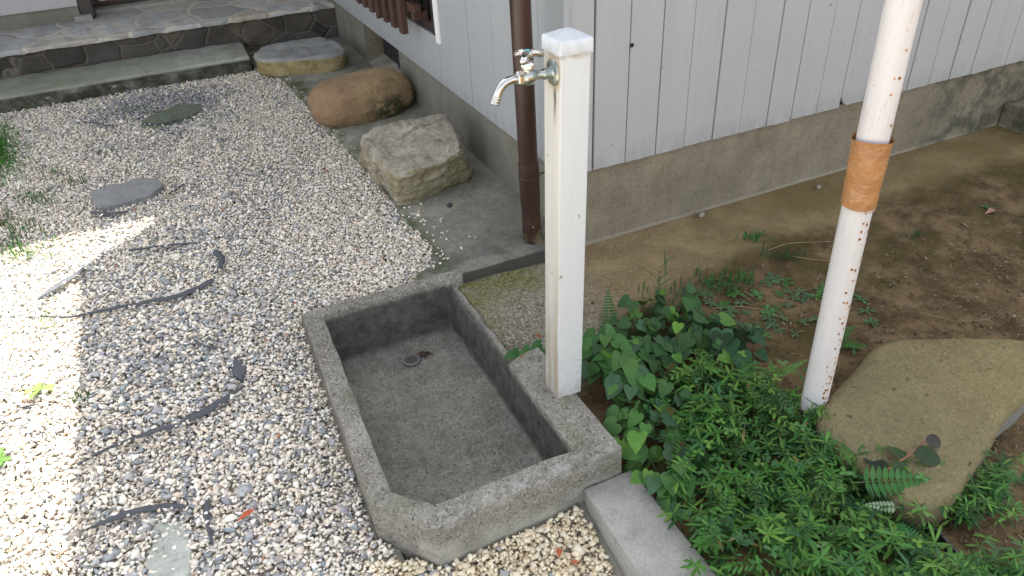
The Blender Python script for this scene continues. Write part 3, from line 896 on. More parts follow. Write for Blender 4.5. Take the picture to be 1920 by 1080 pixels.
# tap: local x points away from the post (world -X)
TP = Matrix.Translation((0.687, 1.322, 0.927))
def AX(x, y=0, z=0): return TILT @ (TP @ Vector((-x, y, z)))
def lat_x(bm, prof, seg=24):
    lathe(bm, prof, TILT @ TP @ Matrix.Rotation(R(-90), 4, 'Y'), seg)
bm = bmesh.new()
lat_x(bm, [(0.0, 0.018), (0.011, 0.018), (0.0115, 0.022), (0.010, 0.024), (0.0095, 0.036), (0.0125, 0.043), (0.0165, 0.050), (0.0175, 0.058), (0.0165, 0.066), (0.014, 0.072), (0.0, 0.074)])
lathe(bm, [(0.0, 0.0), (0.0135, 0.004), (0.0125, 0.010), (0.0122, 0.019), (0.0, 0.020)], TILT @ TP @ Matrix.Translation((-0.058, 0, 0)), 24)
tap = obj('faucet', bm, M_patina, stand, smooth=45)
bm = bmesh.new()
lat_x(bm, [(0.0, -0.001), (0.0265, -0.001), (0.027, 0.0015), (0.0245, 0.004), (0.0145, 0.0055), (0.0125, 0.009), (0.0118, 0.019), (0.0, 0.0195)], 32)
obj('flange', bm, M_patina, tap, smooth=45)
bm = bmesh.new()
lat_x(bm, [(0.0, 0.070), (0.0130, 0.0705), (0.0150, 0.073), (0.0150, 0.081), (0.0130, 0.084), (0.0, 0.085)], 6)
obj('spout_nut', bm, M_chrome, tap, smooth=20)
bm = bmesh.new()
pts = [AX(0.082, 0, 0.0), AX(0.092, 0, 0.0)]
for k in range(1, 9):
    a = R(72) * k / 8
    pts.append(AX(0.092 + 0.036 * math.sin(a), 0, -0.036 * (1 - math.cos(a))))
d = (pts[-1] - pts[-2]).normalized()
pts += [pts[-1] + d * 0.010, pts[-1] + d * 0.018]
tube(bm, pts, 0.0092, 18)
for q in (0.006, 0.012, 0.018):
    p0 = pts[-3] + d * q
    tube(bm, [p0 - d * 0.0022, p0 - d * 0.001, p0 + d * 0.001, p0 + d * 0.0022], [0.0095, 0.0108, 0.0108, 0.0095], 18)
obj('spout', bm, M_chrome, tap, smooth=50)
bm = bmesh.new()
lathe(bm, [(0.0, 0.017), (0.0128, 0.017), (0.0145, 0.019), (0.0145, 0.025), (0.0125, 0.030), (0.007, 0.033), (0.0055, 0.035), (0.0055, 0.040), (0.0, 0.041)], TILT @ TP @ Matrix.Translation((-0.058, 0, 0)), 12)
obj('bonnet_nut', bm, M_chrome, tap, smooth=25)
bm = bmesh.new()
hc = AX(0.058, 0, 0.0455)
lathe(bm, [(0.0, -0.010), (0.0085, -0.009), (0.0115, -0.002), (0.0105, 0.004), (0.008, 0.0065), (0.0, 0.007)], Matrix.Translation(hc), 20)
for a in (3, 228, 108):
    dd = Vector((math.cos(R(a)), math.sin(R(a)), 0))
    tube(bm, [hc + dd * 0.004, hc + dd * 0.014 + Vector((0, 0, 0.001)), hc + dd * 0.026 + Vector((0, 0, -0.003)), hc + dd * 0.034 + Vector((0, 0, -0.006)), hc + dd * 0.0368 + Vector((0, 0, -0.007))],
         [0.0085, 0.0078, 0.0070, 0.0068, 0.004], 14)
hd = obj('handle', bm, M_chrome, tap, smooth=60)
bm = bmesh.new()
lathe(bm, [(0, 0.0072), (0.0055, 0.0072), (0.005, 0.0088), (0, 0.009)], Matrix.Translation(hc), 16)
o = obj('handle_button', bm, M_blue, stand, smooth=50)

# ------------------------------------------------------------------ downpipe
dpipe = empty('downpipe', (1.0, 2.066, 0.05), 'brown round rain downpipe at the house corner behind the standpipe', 'downpipe')
b0, b1 = Vector((1.012, 2.085, 0.075)), Vector((0.985, 2.058, 0.93))
dirp = (b1 - b0).normalized()
at = lambda z: b0 + dirp * ((z - b0.z) / dirp.z)
bm = bmesh.new()
tube(bm, [at(0.262), at(0.30), at(1.0), at(2.55)], 0.0325, 28)
obj('pipe', bm, M_pipe, dpipe, smooth=50)
bm = bmesh.new()
tube(bm, [at(0.205), at(0.21), at(0.365), at(0.37), at(0.371)], [0.0345, 0.0352, 0.0352, 0.0345, 0.032], 28)
obj('pipe_collar', bm, M_pipe, dpipe, smooth=50)
bm = bmesh.new()
tube(bm, [at(0.31), at(0.312), at(0.318), at(0.320)], [0.034, 0.0368, 0.0368, 0.034], 28)
tube(bm, [at(0.315) + Vector((0.02, 0, 0)), Vector((1.118, 2.085, 0.312))], 0.0035, 8)
obj('pipe_bracket', bm, M_pipe, dpipe, smooth=50)
bm = bmesh.new()
e = Vector((0.016, -0.03, -0.05))
tube(bm, [at(0.208), at(0.13), at(0.08), at(0.055) + Vector((0.004, -0.008, 0)), at(0.055) + e * 0.5, at(0.055) + e], [0.033, 0.0335, 0.0345, 0.034, 0.034, 0.035], 28)
obj('pipe_elbow', bm, M_pipe, dpipe, smooth=50)

# ------------------------------------------------------------------ white steel pole with tape
PB = Vector((POLE_X, POLE_Y, soilz(POLE_X, POLE_Y)))
LEAN = Matrix.Identity(4)                                # the pole leans a little
LEAN[0][2] = -0.017; LEAN[1][2] = 0.0075
LEAN = Matrix.Translation(PB) @ LEAN @ Matrix.Translation(-PB)
pole = empty('steel_pole', PB, 'white steel pole with rust freckles standing beside the flat rock', 'pole')
bm = bmesh.new()
tube(bm, [PB + Vector((0, 0, -0.0)), PB + Vector((0, 0, 0.5)), PB + Vector((0, 0, 2.6))], 0.0325, 40)
bmesh.ops.transform(bm, matrix=LEAN, verts=bm.verts[:])
obj('pole', bm, M_pole, pole, smooth=50)
bm = bmesh.new()
tube(bm, [PB + Vector((0, 0, -0.06)), PB + Vector((0, 0, 0.012)), PB + Vector((0, 0, 0.020)), PB + Vector((0, 0, 0.021))], [0.036, 0.036, 0.0355, 0.03], 32)
obj('pole_socket', bm, simple('rusty_socket', (0.085, 0.05, 0.042), 0.8), pole, smooth=50)
# wrinkled tape wrap
bm = bmesh.new()
nz_, ns = 60, 120
rings = []
for j in range(nz_ + 1):
    fz = j / nz_
    ring = []
    for k in range(ns):
        a = 2 * math.pi * k / ns
        z = 0.622 + fz * 0.153 + 0.004 * math.sin(a + 0.7) * (1 - fz) + 0.003 * math.sin(2 * a) * fz
        q = Vector((math.cos(a) * 1.6, math.sin(a) * 1.6, z * 26))
        w = noise.ridged_multi_fractal(q * 0.55 + Vector((3, 1, 7)), 0.9, 2.1, 3, 1.0, 2.0)
        rr = 0.0362 + 0.0028 * fz + 0.0034 * w * (0.5 + 0.5 * math.sin(a * 1.5 + 2)) + 0.0012 * noise.noise(q * 1.6)
        if fz > 0.97: rr += 0.0015
        ring.append(bm.verts.new((PB.x + rr * math.cos(a), PB.y + rr * math.sin(a), z)))
    rings.append(ring)
for a, b in zip(rings, rings[1:]):
    for k in range(ns): bm.faces.new((a[k], a[(k + 1) % ns], b[(k + 1) % ns], b[k]))
bmesh.ops.transform(bm, matrix=LEAN, verts=bm.verts[:])
tp = obj('tape_wrap', bm, M_tape, pole, smooth=180)
bm = bmesh.new()
rng_ = []
for k in range(64):                                      # pale edge of an under-layer showing below the tape on one side
    a = 2 * math.pi * k / 64
    d_ = 0.011 * max(0.0, math.cos(a + R(25))) ** 0.7 if math.cos(a + R(25)) > 0 else 0.0
    rng_.append([bm.verts.new((PB.x + 0.0362 * math.cos(a), PB.y + 0.0362 * math.sin(a), z)) for z in (0.634, 0.621 - d_)])
for p_, q_ in zip(rng_, rng_[1:] + rng_[:1]): bm.faces.new((p_[0], q_[0], q_[1], p_[1]))
bmesh.ops.transform(bm, matrix=LEAN, verts=bm.verts[:])
o = obj('tape_edge', bm, simple('grey_tape_edge', (0.46, 0.42, 0.38), 0.5), tp, smooth=50)

# ------------------------------------------------------------------ rocks
def blob_rock(name, c, size, rz, mat, label, seed, amp=0.06, sc=2.2, sub=5, flat=0.0, parent=None, squash=1.0, cat='rock', group=None):
    bm = bmesh.new()
    bmesh.ops.create_icosphere(bm, subdivisions=sub, radius=1)
    for v in bm.verts:
        q = v.co.copy()
        n = q.normalized()
        p = squash
        if p != 1.0:
            d = (abs(n.x) ** p + abs(n.y) ** p + abs(n.z) ** p) ** (1 / p)
            q = n / d
        k = 1 + amp * noise.fractal(n * sc + Vector((seed, 0, 0)), 1, 2, 5)
        q = q * k
        if flat and q.z > flat: q.z = flat + (q.z - flat) * 0.25
        v.co = Vector((q.x * size[0], q.y * size[1], q.z * size[2]))
    bmesh.ops.transform(bm, matrix=Matrix.Translation(c) @ Matrix.Rotation(rz, 4, 'Z'), verts=bm.verts[:])
    o = obj(name, bm, mat, smooth=179)
    return tag(o, label, cat, group)

# rounded reddish boulder: outline px x 575..750, y 138..258
blob_rock('boulder', (0.845, 3.715, 0.138), (0.272, 0.165, 0.122), R(8), M_boulder, 'smooth rounded reddish-brown boulder on the concrete strip by the wall', 2.3, 0.06, 1.6, 6, squash=2.75)

# angular block: hull of hand-placed corners, then subdivided and fractured
def angular_rock():
    top = [P(678, 250, 0.235), P(702, 240, 0.245), P(838, 211, 0.265), P(862, 262, 0.25), P(866, 285, 0.225), P(745, 330, 0.20), P(690, 275, 0.22)]
    bot = [P(676, 290, 0.14), P(681, 310, 0.05), P(745, 389, 0.05), P(770, 386, 0.05), P(880, 333, 0.06), P(875, 310, 0.10), Vector((1.07, 2.98, 0.05)), Vector((0.80, 3.12, 0.05))]
    bm = bmesh.new()
    for p in top + bot: bm.verts.new(p)
    bmesh.ops.convex_hull(bm, input=bm.verts[:])
    bmesh.ops.triangulate(bm, faces=bm.faces[:])
    bevel(bm, 0.018, 2, 25)
    for _ in range(2): bmesh.ops.smooth_vert(bm, verts=bm.verts[:], factor=0.1)
    refine(bm, 0.010, 8)
    bm.normal_update()
    for v in bm.verts:
        a = noise.hetero_terrain(v.co * 9, 0.8, 2.1, 5, 0.3)
        s_ = noise.ridged_multi_fractal(Vector((v.co.x * 4, v.co.y * 4, v.co.z * 22)), 0.9, 2, 4, 1, 2)
        side = 1 - abs(v.normal.z)
        v.co += v.normal * (0.013 * (a - 0.3) + (0.009 * (s_ - 1.0)) * (0.25 + side) + 0.006 * noise.fractal(v.co * 40, 0.8, 2, 4))
    o = obj('angular_rock', bm, M_square, smooth=35)
    return tag(o, 'blocky angular grey-olive rock nearest the downpipe on the concrete strip', 'rock')
angular_rock()

def slab_rock(name, poly, z0, zt, mat, label, cat='stone', bev=0.015, amp=0.004, sc=9, ln=0.03, smooth_it=2, seed=1.0, group=None):
    c = sum((Vector((p[0], p[1], 0)) for p in poly), Vector()) / len(poly)
    # round the outline
    for _ in range(smooth_it):
        q = []
        for a, b in zip(poly, poly[1:] + poly[:1]):
            q += [(a[0] * .75 + b[0] * .25, a[1] * .75 + b[1] * .25), (a[0] * .25 + b[0] * .75, a[1] * .25 + b[1] * .75)]
        poly = q
    bm = bmesh.new()
    zt_f = zt if callable(zt) else (lambda x, y: zt)
    n = len(poly)
    levels = []
    for k in range(7):                                     # rounded shoulder
        a = R(90) * k / 6
        ins, zz = bev * (1 - math.cos(a)), math.sin(a)
        ring = []
        for p in poly:
            d = (Vector((c.x, c.y)) - Vector(p))
            pp = Vector(p) + d.normalized() * ins
            zt_v = zt_f(pp.x, pp.y)
            ring.append(bm.verts.new((pp.x, pp.y, zt_v - bev + bev * zz)))
        levels.append(ring)
    basev = [bm.verts.new((p[0] + (c.x - p[0]) * 0.04, p[1] + (c.y - p[1]) * 0.04, z0)) for p in poly]
    allr = [basev] + levels
    for a, b in zip(allr, allr[1:]):
        for i in range(n): bm.faces.new((a[i], a[(i + 1) % n], b[(i + 1) % n], b[i]))
    last = levels[-1]
    for f in (0.75, 0.5, 0.25):
        ring = []
        for p in poly:
            pp = Vector((c.x, c.y)) + (Vector(p) - Vector((c.x, c.y))) * f
            ring.append(bm.verts.new((pp.x, pp.y, zt_f(pp.x, pp.y))))
        for i in range(n): bm.faces.new((last[i], last[(i + 1) % n], ring[(i + 1) % n], ring[i]))
        last = ring
    cv = bm.verts.new((c.x, c.y, zt_f(c.x, c.y)))
    for i in range(n): bm.faces.new((last[i], last[(i + 1) % n], cv))
    bm.faces.new(basev[::-1])
    refine(bm, ln, 5); roughen(bm, amp, sc, seed, 4)
    o = obj(name, bm, mat, smooth=70)
    return tag(o, label, cat, group)
def pts2(lst, z): return [(P(x, y, z).x, P(x, y, z).y) for x, y in lst]

slab_rock('step_stone', pts2([(470, 103), (498, 82), (560, 74), (612, 67), (640, 84), (653, 95), (630, 104), (560, 110), (490, 114)], 0.15), 0.05, 0.155, M_stepstone,
          'flat ochre-edged stone with grey top beside the concrete step', 'stone', 0.022, 0.014, 7, 0.02, 2)
slab_rock('flat_rock', pts2([(1535, 775), (1590, 705), (1640, 655), (1720, 652), (1830, 654), (1930, 656), (1975, 690), (1930, 752), (1880, 790), (1850, 850), (1815, 905), (1775, 955), (1700, 960), (1620, 890), (1550, 835), (1530, 800)], 0.02),
          -0.08, lambda x, y: 0.052 + 0.018 * math.sin((x - 1.3) * 2.4) + 0.008 * noise.noise(Vector((x * 4, y * 4, 1))), M_flat,
          'large smooth olive-brown flat rock at foot of the white pole', 'rock', 0.035, 0.006, 5, 0.018, 2)
slab_rock('stepping_stone', pts2([(168, 363), (200, 352), (262, 338), (296, 336), (306, 350), (285, 366), (240, 380), (183, 393)], 0.05), -0.02, 0.058, M_slate,
          'flat dark grey slate slab lying in the gravel', 'stepping stone', 0.006, 0.004, 14, 0.03, 0)
slab_rock('stepping_stone', pts2([(262, 232), (290, 212), (340, 196), (378, 195), (380, 206), (350, 222), (310, 236), (275, 240)], 0.04), -0.02, 0.044, M_mossst,
          'moss-green flat stone sunk among dark gravel below the step', 'stepping stone', 0.008, 0.006, 16, 0.025, 1)
slab_rock('stepping_stone', pts2([(275, 968), (320, 962), (350, 985), (362, 1020), (358, 1090), (285, 1110), (270, 1060), (290, 1010)], -0.045), -0.1, -0.040, M_palest,
          'pale grey-green stone half buried in gravel at bottom edge', 'stepping stone', 0.008, 0.006, 16, 0.025, 1)

pg = 'loose pebbles on the concrete apron'
for (px, py), s_, mt, lb, f in (((1315, 406), 0.016, M_pebble, 'grey-tan pebble lying on the apron below the boarded wall', S), ((1534, 353), 0.013, M_pebble, 'small brown pebble near the wall base left of the taped pole', S),
                                ((1111, 585), 0.008, M_pebble, 'tiny pale pebble right of the standpipe on grey concrete', S)):
    p = f(px, py)
    blob_rock('pebble', p + Vector((0, 0, s_ * 0.5)), (s_, s_ * 0.75, s_ * 0.7), R(30), mt, lb, px * 0.1, 0.25, 1.6, 3, cat='pebble')
p = P(843, 387, 0.055)
blob_rock('pebble', p + Vector((0, 0, 0.006)), (0.011, 0.010, 0.009), 0, M_dkpebble, 'round dark pebble on concrete strip beside the angular rock', 4.4, 0.1, 1.5, 3, cat='pebble')

# wooden stake at the left edge
p = G(2, 420)
bm = bmesh.new(); tube(bm, [p + Vector((-0.022, 0, -0.02)), p + Vector((-0.024, 0.0, 0.08)), p + Vector((-0.021, 0.005, 0.155))], [0.026, 0.025, 0.021], 10); refine(bm, 0.02); roughen(bm, 0.003, 20)
tag(obj('wooden_stake', bm, M_stake, smooth=60), 'short weathered wooden stake by the grass at the gravel edge', 'stake')

# ------------------------------------------------------------------ dark curled strips on the gravel
RIB = []
def ribbon(name, pix, wid, label, cat, fn, col, mat, group=None, lift=0.0215, curl=0.004, thick=0.0022, endw=0.15):
    pts = [fn(x, y) for x, y in pix]
    # catmull-rom
    dense = []; ws = []
    n = len(pts)
    for i in range(n - 1):
        p0, p1, p2, p3 = pts[max(i - 1, 0)], pts[i], pts[i + 1], pts[min(i + 2, n - 1)]
        for k in range(8):
            t = k / 8
            dense.append(0.5 * ((2 * p1) + (p2 - p0) * t + (2 * p0 - 5 * p1 + 4 * p2 - p3) * t * t + (3 * p1 - p0 - 3 * p2 + p3) * t ** 3))
            ws.append(wid[i] + (wid[i + 1] - wid[i]) * t)
    dense.append(pts[-1]); ws.append(wid[-1])
    RIB.extend(zip([q.copy() for q in dense], ws))
    A = Acc(); vs = []; m_ = len(dense)
    for i, p in enumerate(dense):
        d = (dense[min(i + 1, m_ - 1)] - dense[max(i - 1, 0)]); d.z = 0; d.normalize()
        s = Vector((-d.y, d.x, 0)); w = ws[i] * 0.55 * (1 + 0.3 * noise.noise(p * 60))
        q = p + Vector((0, 0, lift + 0.003 * noise.noise(p * 25)))
        vs += [q - s * w + Vector((0, 0, -curl * 0.6)), q + Vector((0, 0, curl * 0.5)), q + s * w + Vector((0, 0, -curl * 0.3)),
               q + s * w * 0.98 + Vector((0, 0, -curl * 0.3 - thick)), q + Vector((0, 0, -thick)), q - s * w * 0.98 + Vector((0, 0, -curl * 0.6 - thick))]
    fs = []
    for i in range(m_ - 1):
        for k in range(6):
            a, b = i * 6 + k, i * 6 + (k + 1) % 6
            fs.append((a, a + 6, b + 6, b))
    fs += [tuple(range(5, -1, -1)), tuple((m_ - 1) * 6 + k for k in range(6))]
    A.add(vs, fs, col)
    o = A.build(name, mat, smooth=True)
    return tag(o, label, cat, group)
DK = (0.072, 0.076, 0.084)
gs = 'dark curled strips scattered on the gravel'
for pix, wid, lb in (
    ([(74, 571), (95, 556), (118, 540), (140, 527), (161, 513)], [0.006, 0.022, 0.03, 0.026, 0.02], 'short dark strip crossing the sunlit gravel edge'),
    ([(80, 602), (130, 603), (200, 590), (285, 573), (330, 565), (375, 548), (403, 533)], [0.003, 0.006, 0.014, 0.016, 0.02, 0.026, 0.024], 'longest upper dark strip, pointed at its sunlit left end'),
    ([(245, 478), (290, 471), (330, 466), (372, 464)], [0.01, 0.01, 0.009, 0.004], 'thin straight dark strip just right of the sunlit sliver'),
    ([(406, 478), (417, 492), (416, 508), (404, 522)], [0.02, 0.026, 0.018, 0.005], 'hook-shaped dark strip beside a reddish leaf'),
    ([(366, 646), (382, 656), (402, 660), (426, 664)], [0.004, 0.009, 0.011, 0.006], 'small thin dark strip above the pointed slate shard'),
    ([(150, 881), (200, 854), (245, 835), (300, 815), (340, 806), (360, 792), (385, 782), (420, 760), (462, 732)], [0.003, 0.007, 0.013, 0.016, 0.012, 0.026, 0.03, 0.02, 0.003], 'long wavy dark strip running diagonally below the slate shard'),
    ([(168, 1003), (215, 981), (260, 968), (325, 957), (367, 964)], [0.003, 0.016, 0.02, 0.012, 0.004], 'arched dark strip above the pale buried stone'),
    ([(396, 945), (391, 968), (393, 990), (403, 1032)], [0.006, 0.02, 0.012, 0.004], 'upright forked dark strip right of the pale buried stone'),
    ([(176, 406), (205, 408), (242, 404)], [0.02, 0.022, 0.018], 'stubby dark strip just below the slate slab'),
    ([(318, 372), (332, 363), (347, 353)], [0.006, 0.014, 0.006], 'tiny dark strip right of the slate slab'),
    ([(158, 234), (190, 239), (215, 243)], [0.006, 0.009, 0.005], 'thin dark strip left of the mossy stone'),
    ([(268, 236), (300, 239), (342, 229)], [0.006, 0.016, 0.006], 'dark strip along the lower edge of the mossy stone')):
    ribbon('dark_strip', pix, wid, lb, 'strip', G, DK, M_strip, gs)
# pointed slate shard
slab_rock('slate_shard', pts2([(449, 678), (459, 692), (468, 694), (462, 712), (457, 725), (440, 714), (436, 699)], -0.01), -0.03, gz(0.0, 1.75) + 0.022, simple('shard', (0.062, 0.066, 0.074), 0.7),
          'pointed dark slate shard lying flat on the gravel', 'shard', 0.002, 0.001, 20, 0.02, 0)

# ------------------------------------------------------------------ gravel
def in_poly(p, poly):
    c = False; j = len(poly) - 1
    for i in range(len(poly)):
        if (poly[i][1] > p[1]) != (poly[j][1] > p[1]) and p[0] < (poly[j][0] - poly[i][0]) * (p[1] - poly[i][1]) / (poly[j][1] - poly[i][1]) + poly[i][0]: c = not c
        j = i
    return c
SLAB_EDGE = [(2.034, 0.56), (2.07, 0.57), (2.11, 0.64), (2.28, 0.70), (2.5, 0.675), (2.94, 0.68), (3.3, 0.66), (4.04, 0.62), (4.3, 0.605), (4.72, 0.58), (4.9, 0.50)]
def slab_edge(y):
    if y <= SLAB_EDGE[0][0]: return 0.56
    for (a, b), (c, d) in zip(SLAB_EDGE, SLAB_EDGE[1:]):
        if y <= c: return b + (d - b) * (y - a) / (c - a)
    return 0.46
BASP = [(0.15, 2.04), (0.128, 1.19), (0.242, 1.046), (0.75, 1.052), (0.75, 2.04)]
STONES = [pts2([(175, 365), (262, 341), (296, 339), (300, 350), (285, 362), (240, 376), (188, 388)], 0.05),
          pts2([(290, 214), (340, 199), (374, 199), (372, 207), (345, 220), (300, 232)], 0.04),
          pts2([(300, 985), (345, 990), (355, 1030), (350, 1090), (300, 1100), (290, 1060)], -0.045)]
MOSSC = P(300, 195, 0.03); MOSSB = P(360, 215, 0.03)
def slate_frac(x, y):
    f = 0.03 + 0.20 * sstep(0.40, -0.05, x) * sstep(3.3, 2.2, y)
    f += 0.10 * sstep(0.5, 0.1, x) * sstep(2.2, 3.0, y)
    d = math.hypot((x - MOSSC.x) / 0.42, (y - MOSSC.y) / 0.26)
    f += 0.60 * sstep(1.25, 0.4, d)
    d = math.hypot((x - MOSSB.x) / 0.3, (y - MOSSB.y) / 0.35)
    f += 0.25 * sstep(1.2, 0.4, d)
    f += 0.15 * (noise.fractal(Vector((x * 2.6, y * 2.6, 5)), 1, 2, 3))
    f *= 0.62 + 0.38 * sstep(1.5, 2.1, y)
    if x < -0.5: f *= 0.5
    if y < 1.15 and x > 0.1: f *= 0.35
    return min(0.8, max(0.02, f))

def hull_templates(n, npts, flat, seed):
    out = []
    r_ = random.Random(seed)
    for _ in range(n):
        bm = bmesh.new()
        for _ in range(npts):
            v = Vector((r_.gauss(0, 1), r_.gauss(0, 1), r_.gauss(0, 1))).normalized()
            v *= r_.uniform(0.8, 1.1)
            bm.verts.new((v.x, v.y * r_.uniform(0.75, 1), v.z * flat))
        res = bmesh.ops.convex_hull(bm, input=bm.verts[:])
        bmesh.ops.delete(bm, geom=[v for v in bm.verts if not v.link_faces], context='VERTS')
        bmesh.ops.triangulate(bm, faces=bm.faces[:])
        bm.verts.index_update()
        out.append((np.array([v.co[:] for v in bm.verts]), np.array([[v.index for v in f.verts] for f in bm.faces])))
        bm.free()
    return out
T_CREAM = hull_templates(26, 13, 0.55, 3)
T_SLATE = hull_templates(20, 10, 0.34, 9)
CREAM = [(0.84, 0.79, 0.68), (0.86, 0.82, 0.73), (0.82, 0.74, 0.62), (0.87, 0.84, 0.78), (0.80, 0.71, 0.59), (0.83, 0.75, 0.66), (0.80, 0.76, 0.70), (0.84, 0.76, 0.67), (0.70, 0.60, 0.48), (0.75, 0.72, 0.67)]
SLATE = [(0.335, 0.335, 0.345), (0.275, 0.28, 0.295), (0.40, 0.40, 0.40), (0.375, 0.35, 0.35), (0.30, 0.33, 0.335), (0.45, 0.45, 0.44), (0.38, 0.33, 0.29)]

def gravel():
    Vs, Fs, Cs = [], [], []
    nb = 0
    r_ = random.Random(21)
    def put(x, y, z, s, slate, tan, lay):
        nonlocal nb
        T = r_.choice(T_SLATE if slate else T_CREAM)
        rot = Euler((r_.gauss(0, 0.25 if slate else 0.42), r_.gauss(0, 0.25 if slate else 0.42), r_.uniform(0, 6.28))).to_matrix()
        sc = np.array([s * r_.uniform(0.85, 1.3), s * r_.uniform(0.75, 1.0), s * r_.uniform(0.75, 1.05)])
        v = (T[0] * sc) @ np.array(rot).T + np.array([x, y, z])
        c = np.array(r_.choice(SLATE if slate else CREAM))
        c = c * r_.uniform(0.84, 1.1) * (np.array([1.0, 0.985, 0.95]) if not slate else 1.0)
        if tan and not slate: c = c * np.array([0.95, 0.90, 0.76])
        if not slate and r_.random() < 0.004: c = np.array([0.40, 0.22, 0.14])
        Vs.append(v); Fs.append(T[1] + nb); Cs.append(np.repeat(c[None, :], len(v), 0)); nb += len(v)
    # jittered grid, spacing follows the stone size
    def region(x0, x1, y0, y1, sp):
        ny = int((y1 - y0) / sp); nx = int((x1 - x0) / sp)
        for lay in (0, 1, 2):
            for j in range(ny):
                for i in range(nx):
                    if lay == 2 and r_.random() < 0.45: continue
                    x = x0 + (i + r_.random() * 1.1) * sp; y = y0 + (j + r_.random() * 1.1) * sp
                    if in_poly((x, y), BASP): continue
                    e = slab_edge(y) + 0.022 * noise.noise(Vector((0, y * 14, 2))) + r_.gauss(0, 0.010)
                    if y > 2.03 and x > e: continue
                    if y <= 2.06:
                        if x > 0.16 and y > 1.1: continue
                        if x > ka.x - 0.012 + (1.056 - y) * (kd.x - ka.x) / max(0.01, 1.056 - kd.y) : continue
                    if y > 4.92 and x < 0.47: continue
                    if lay and any(in_poly((x, y), q) for q in STONES) and r_.random() < 0.86: continue
                    if lay == 0 and any(in_poly((x, y), q) for q in STONES): continue
                    slate = r_.random() < slate_frac(x, y)
                    near = y < 1.12 and x > 0.1
                    s = r_.lognormvariate(math.log(0.0062), 0.32)
                    if x < 0.0 and y < 2.9: s *= 1.12
                    if near: s *= 1.2
                    if slate: s *= r_.uniform(1.05, 2.0)
                    s = min(s, 0.021)
                    z = gz(x, y) + (-0.010, -0.003, 0.003)[lay] + r_.uniform(-0.003, 0.003)
                    if slate: z += 0.001
                    z += 0.004 * noise.noise(Vector((x * 7, y * 7, 9)))
                    put(x, y, z, s, slate, near, lay)
    region(-1.15, 0.74, 0.45, 3.2, 0.0110)
    region(-1.75, 0.74, 3.2, 4.95, 0.0122)
    region(-3.0, -1.15, 0.3, 3.2, 0.022)
    for q, w_ in RIB:                                       # stones kicked over the strips
        for sg in (-1, 1):
            if r_.random() < 0.22:
                o_ = w_ * 0.5 + r_.uniform(0.0, 0.006)
                a_ = r_.uniform(0, 6.28)
                x, y = q.x + math.cos(a_) * o_, q.y + math.sin(a_) * o_
                put(x, y, gz(x, y) + 0.016 + r_.uniform(0, 0.005), r_.uniform(0.0055, 0.0085), r_.random() < 0.25, False, 2)
    # strays on the slab edge
    for _ in range(70):
        y = r_.uniform(2.06, 3.0); x = slab_edge(y) + abs(r_.gauss(0, 0.035))
        put(x, y, slab_z(x, y) + 0.004, r_.uniform(0.004, 0.0075), r_.random() < 0.12, False, 2)
    for px, py in ((785, 405), (828, 412), (880, 445), (892, 447), (865, 467), (840, 486), (833, 487), (756, 405), (815, 494)):
        p = P(px, py, 0.055); put(p.x, p.y, p.z + 0.004, r_.uniform(0.006, 0.009), False, False, 2)
    for _ in range(40):
        y = r_.uniform(3.0, 4.7); x = slab_edge(y) + abs(r_.gauss(0, 0.02))
        put(x, y, slab_z(x, y) + 0.003, r_.uniform(0.004, 0.007), False, False, 2)
    V = np.concatenate(Vs); F = np.concatenate(Fs); C = np.concatenate(Cs)
    me = bpy.data.meshes.new('gravel')
    me.vertices.add(len(V)); me.vertices.foreach_set('co', V.astype(np.float32).ravel())
    me.loops.add(F.size); me.loops.foreach_set('vertex_index', F.astype(np.int32).ravel())
    me.polygons.add(len(F)); me.polygons.foreach_set('loop_start', np.arange(0, F.size, 3, dtype=np.int32))
    me.polygons.foreach_set('loop_total', np.full(len(F), 3, dtype=np.int32))
    me.update(calc_edges=True)
    at_ = me.attributes.new('Col', 'FLOAT_COLOR', 'POINT')
    at_.data.foreach_set('color', np.concatenate([C, np.ones((len(C), 1))], 1).astype(np.float32).ravel())
    me.materials.append(M_stones)
    o = bpy.data.objects.new('gravel', me); COL.objects.link(o)
    tag(o, 'cream and slate-grey crushed gravel covering the yard', 'gravel', kind='stuff')
    print('gravel stones', len(Vs), 'tris', len(F))
gravel()

# ------------------------------------------------------------------ plants
def strip_leaf(A, o, d, up, L, Wd, col, droop=0.3, segs=5, prof=None, fold=0.15, tipc=None):
    """one blade: two strips either side of a midrib, bending towards -up."""
    d = d.normalized(); s = d.cross(up).normalized(); u = s.cross(d).normalized()
    prof = prof or (lambda t: math.sin(math.pi * min(1, t * 0.92 + 0.08)) ** 0.8)
    vs, fs = [], []
    for i in range(segs + 1):
        t = i / segs
        c = o + d * (L * t * (1 - 0.12 * droop * t)) - u * (droop * L * t * t * 0.5)
        w = Wd * 0.5 * (prof(t) if 0 < i < segs else (0.12 if i == 0 else 0.02))
        vs += [c - s * w + u * (fold * w), c, c + s * w + u * (fold * w)]
    for i in range(segs):
        a = i * 3
        fs += [(a, a + 1, a + 4, a + 3), (a + 1, a + 2, a + 5, a + 4)]
    A.add(vs, fs, col)
def stalk(A, pts, r, col, seg=5):
    vs, fs = [], []
    n = len(pts)
    for i, p in enumerate(pts):
        d = (pts[min(i + 1, n - 1)] - pts[max(i - 1, 0)]).normalized()
        a = d.cross(Vector((0.3, 1, 0.2))).normalized(); b = d.cross(a)
        rr = r * (1 - 0.5 * i / (n - 1))
        vs += [p + (a * math.cos(6.283 * k / seg) + b * math.sin(6.283 * k / seg)) * rr for k in range(seg)]
    for i in range(n - 1):
        for k in range(seg):
            fs.append((i * seg + k, i * seg + (k + 1) % seg, (i + 1) * seg + (k + 1) % seg, (i + 1) * seg + k))
    A.add(vs, fs, col)
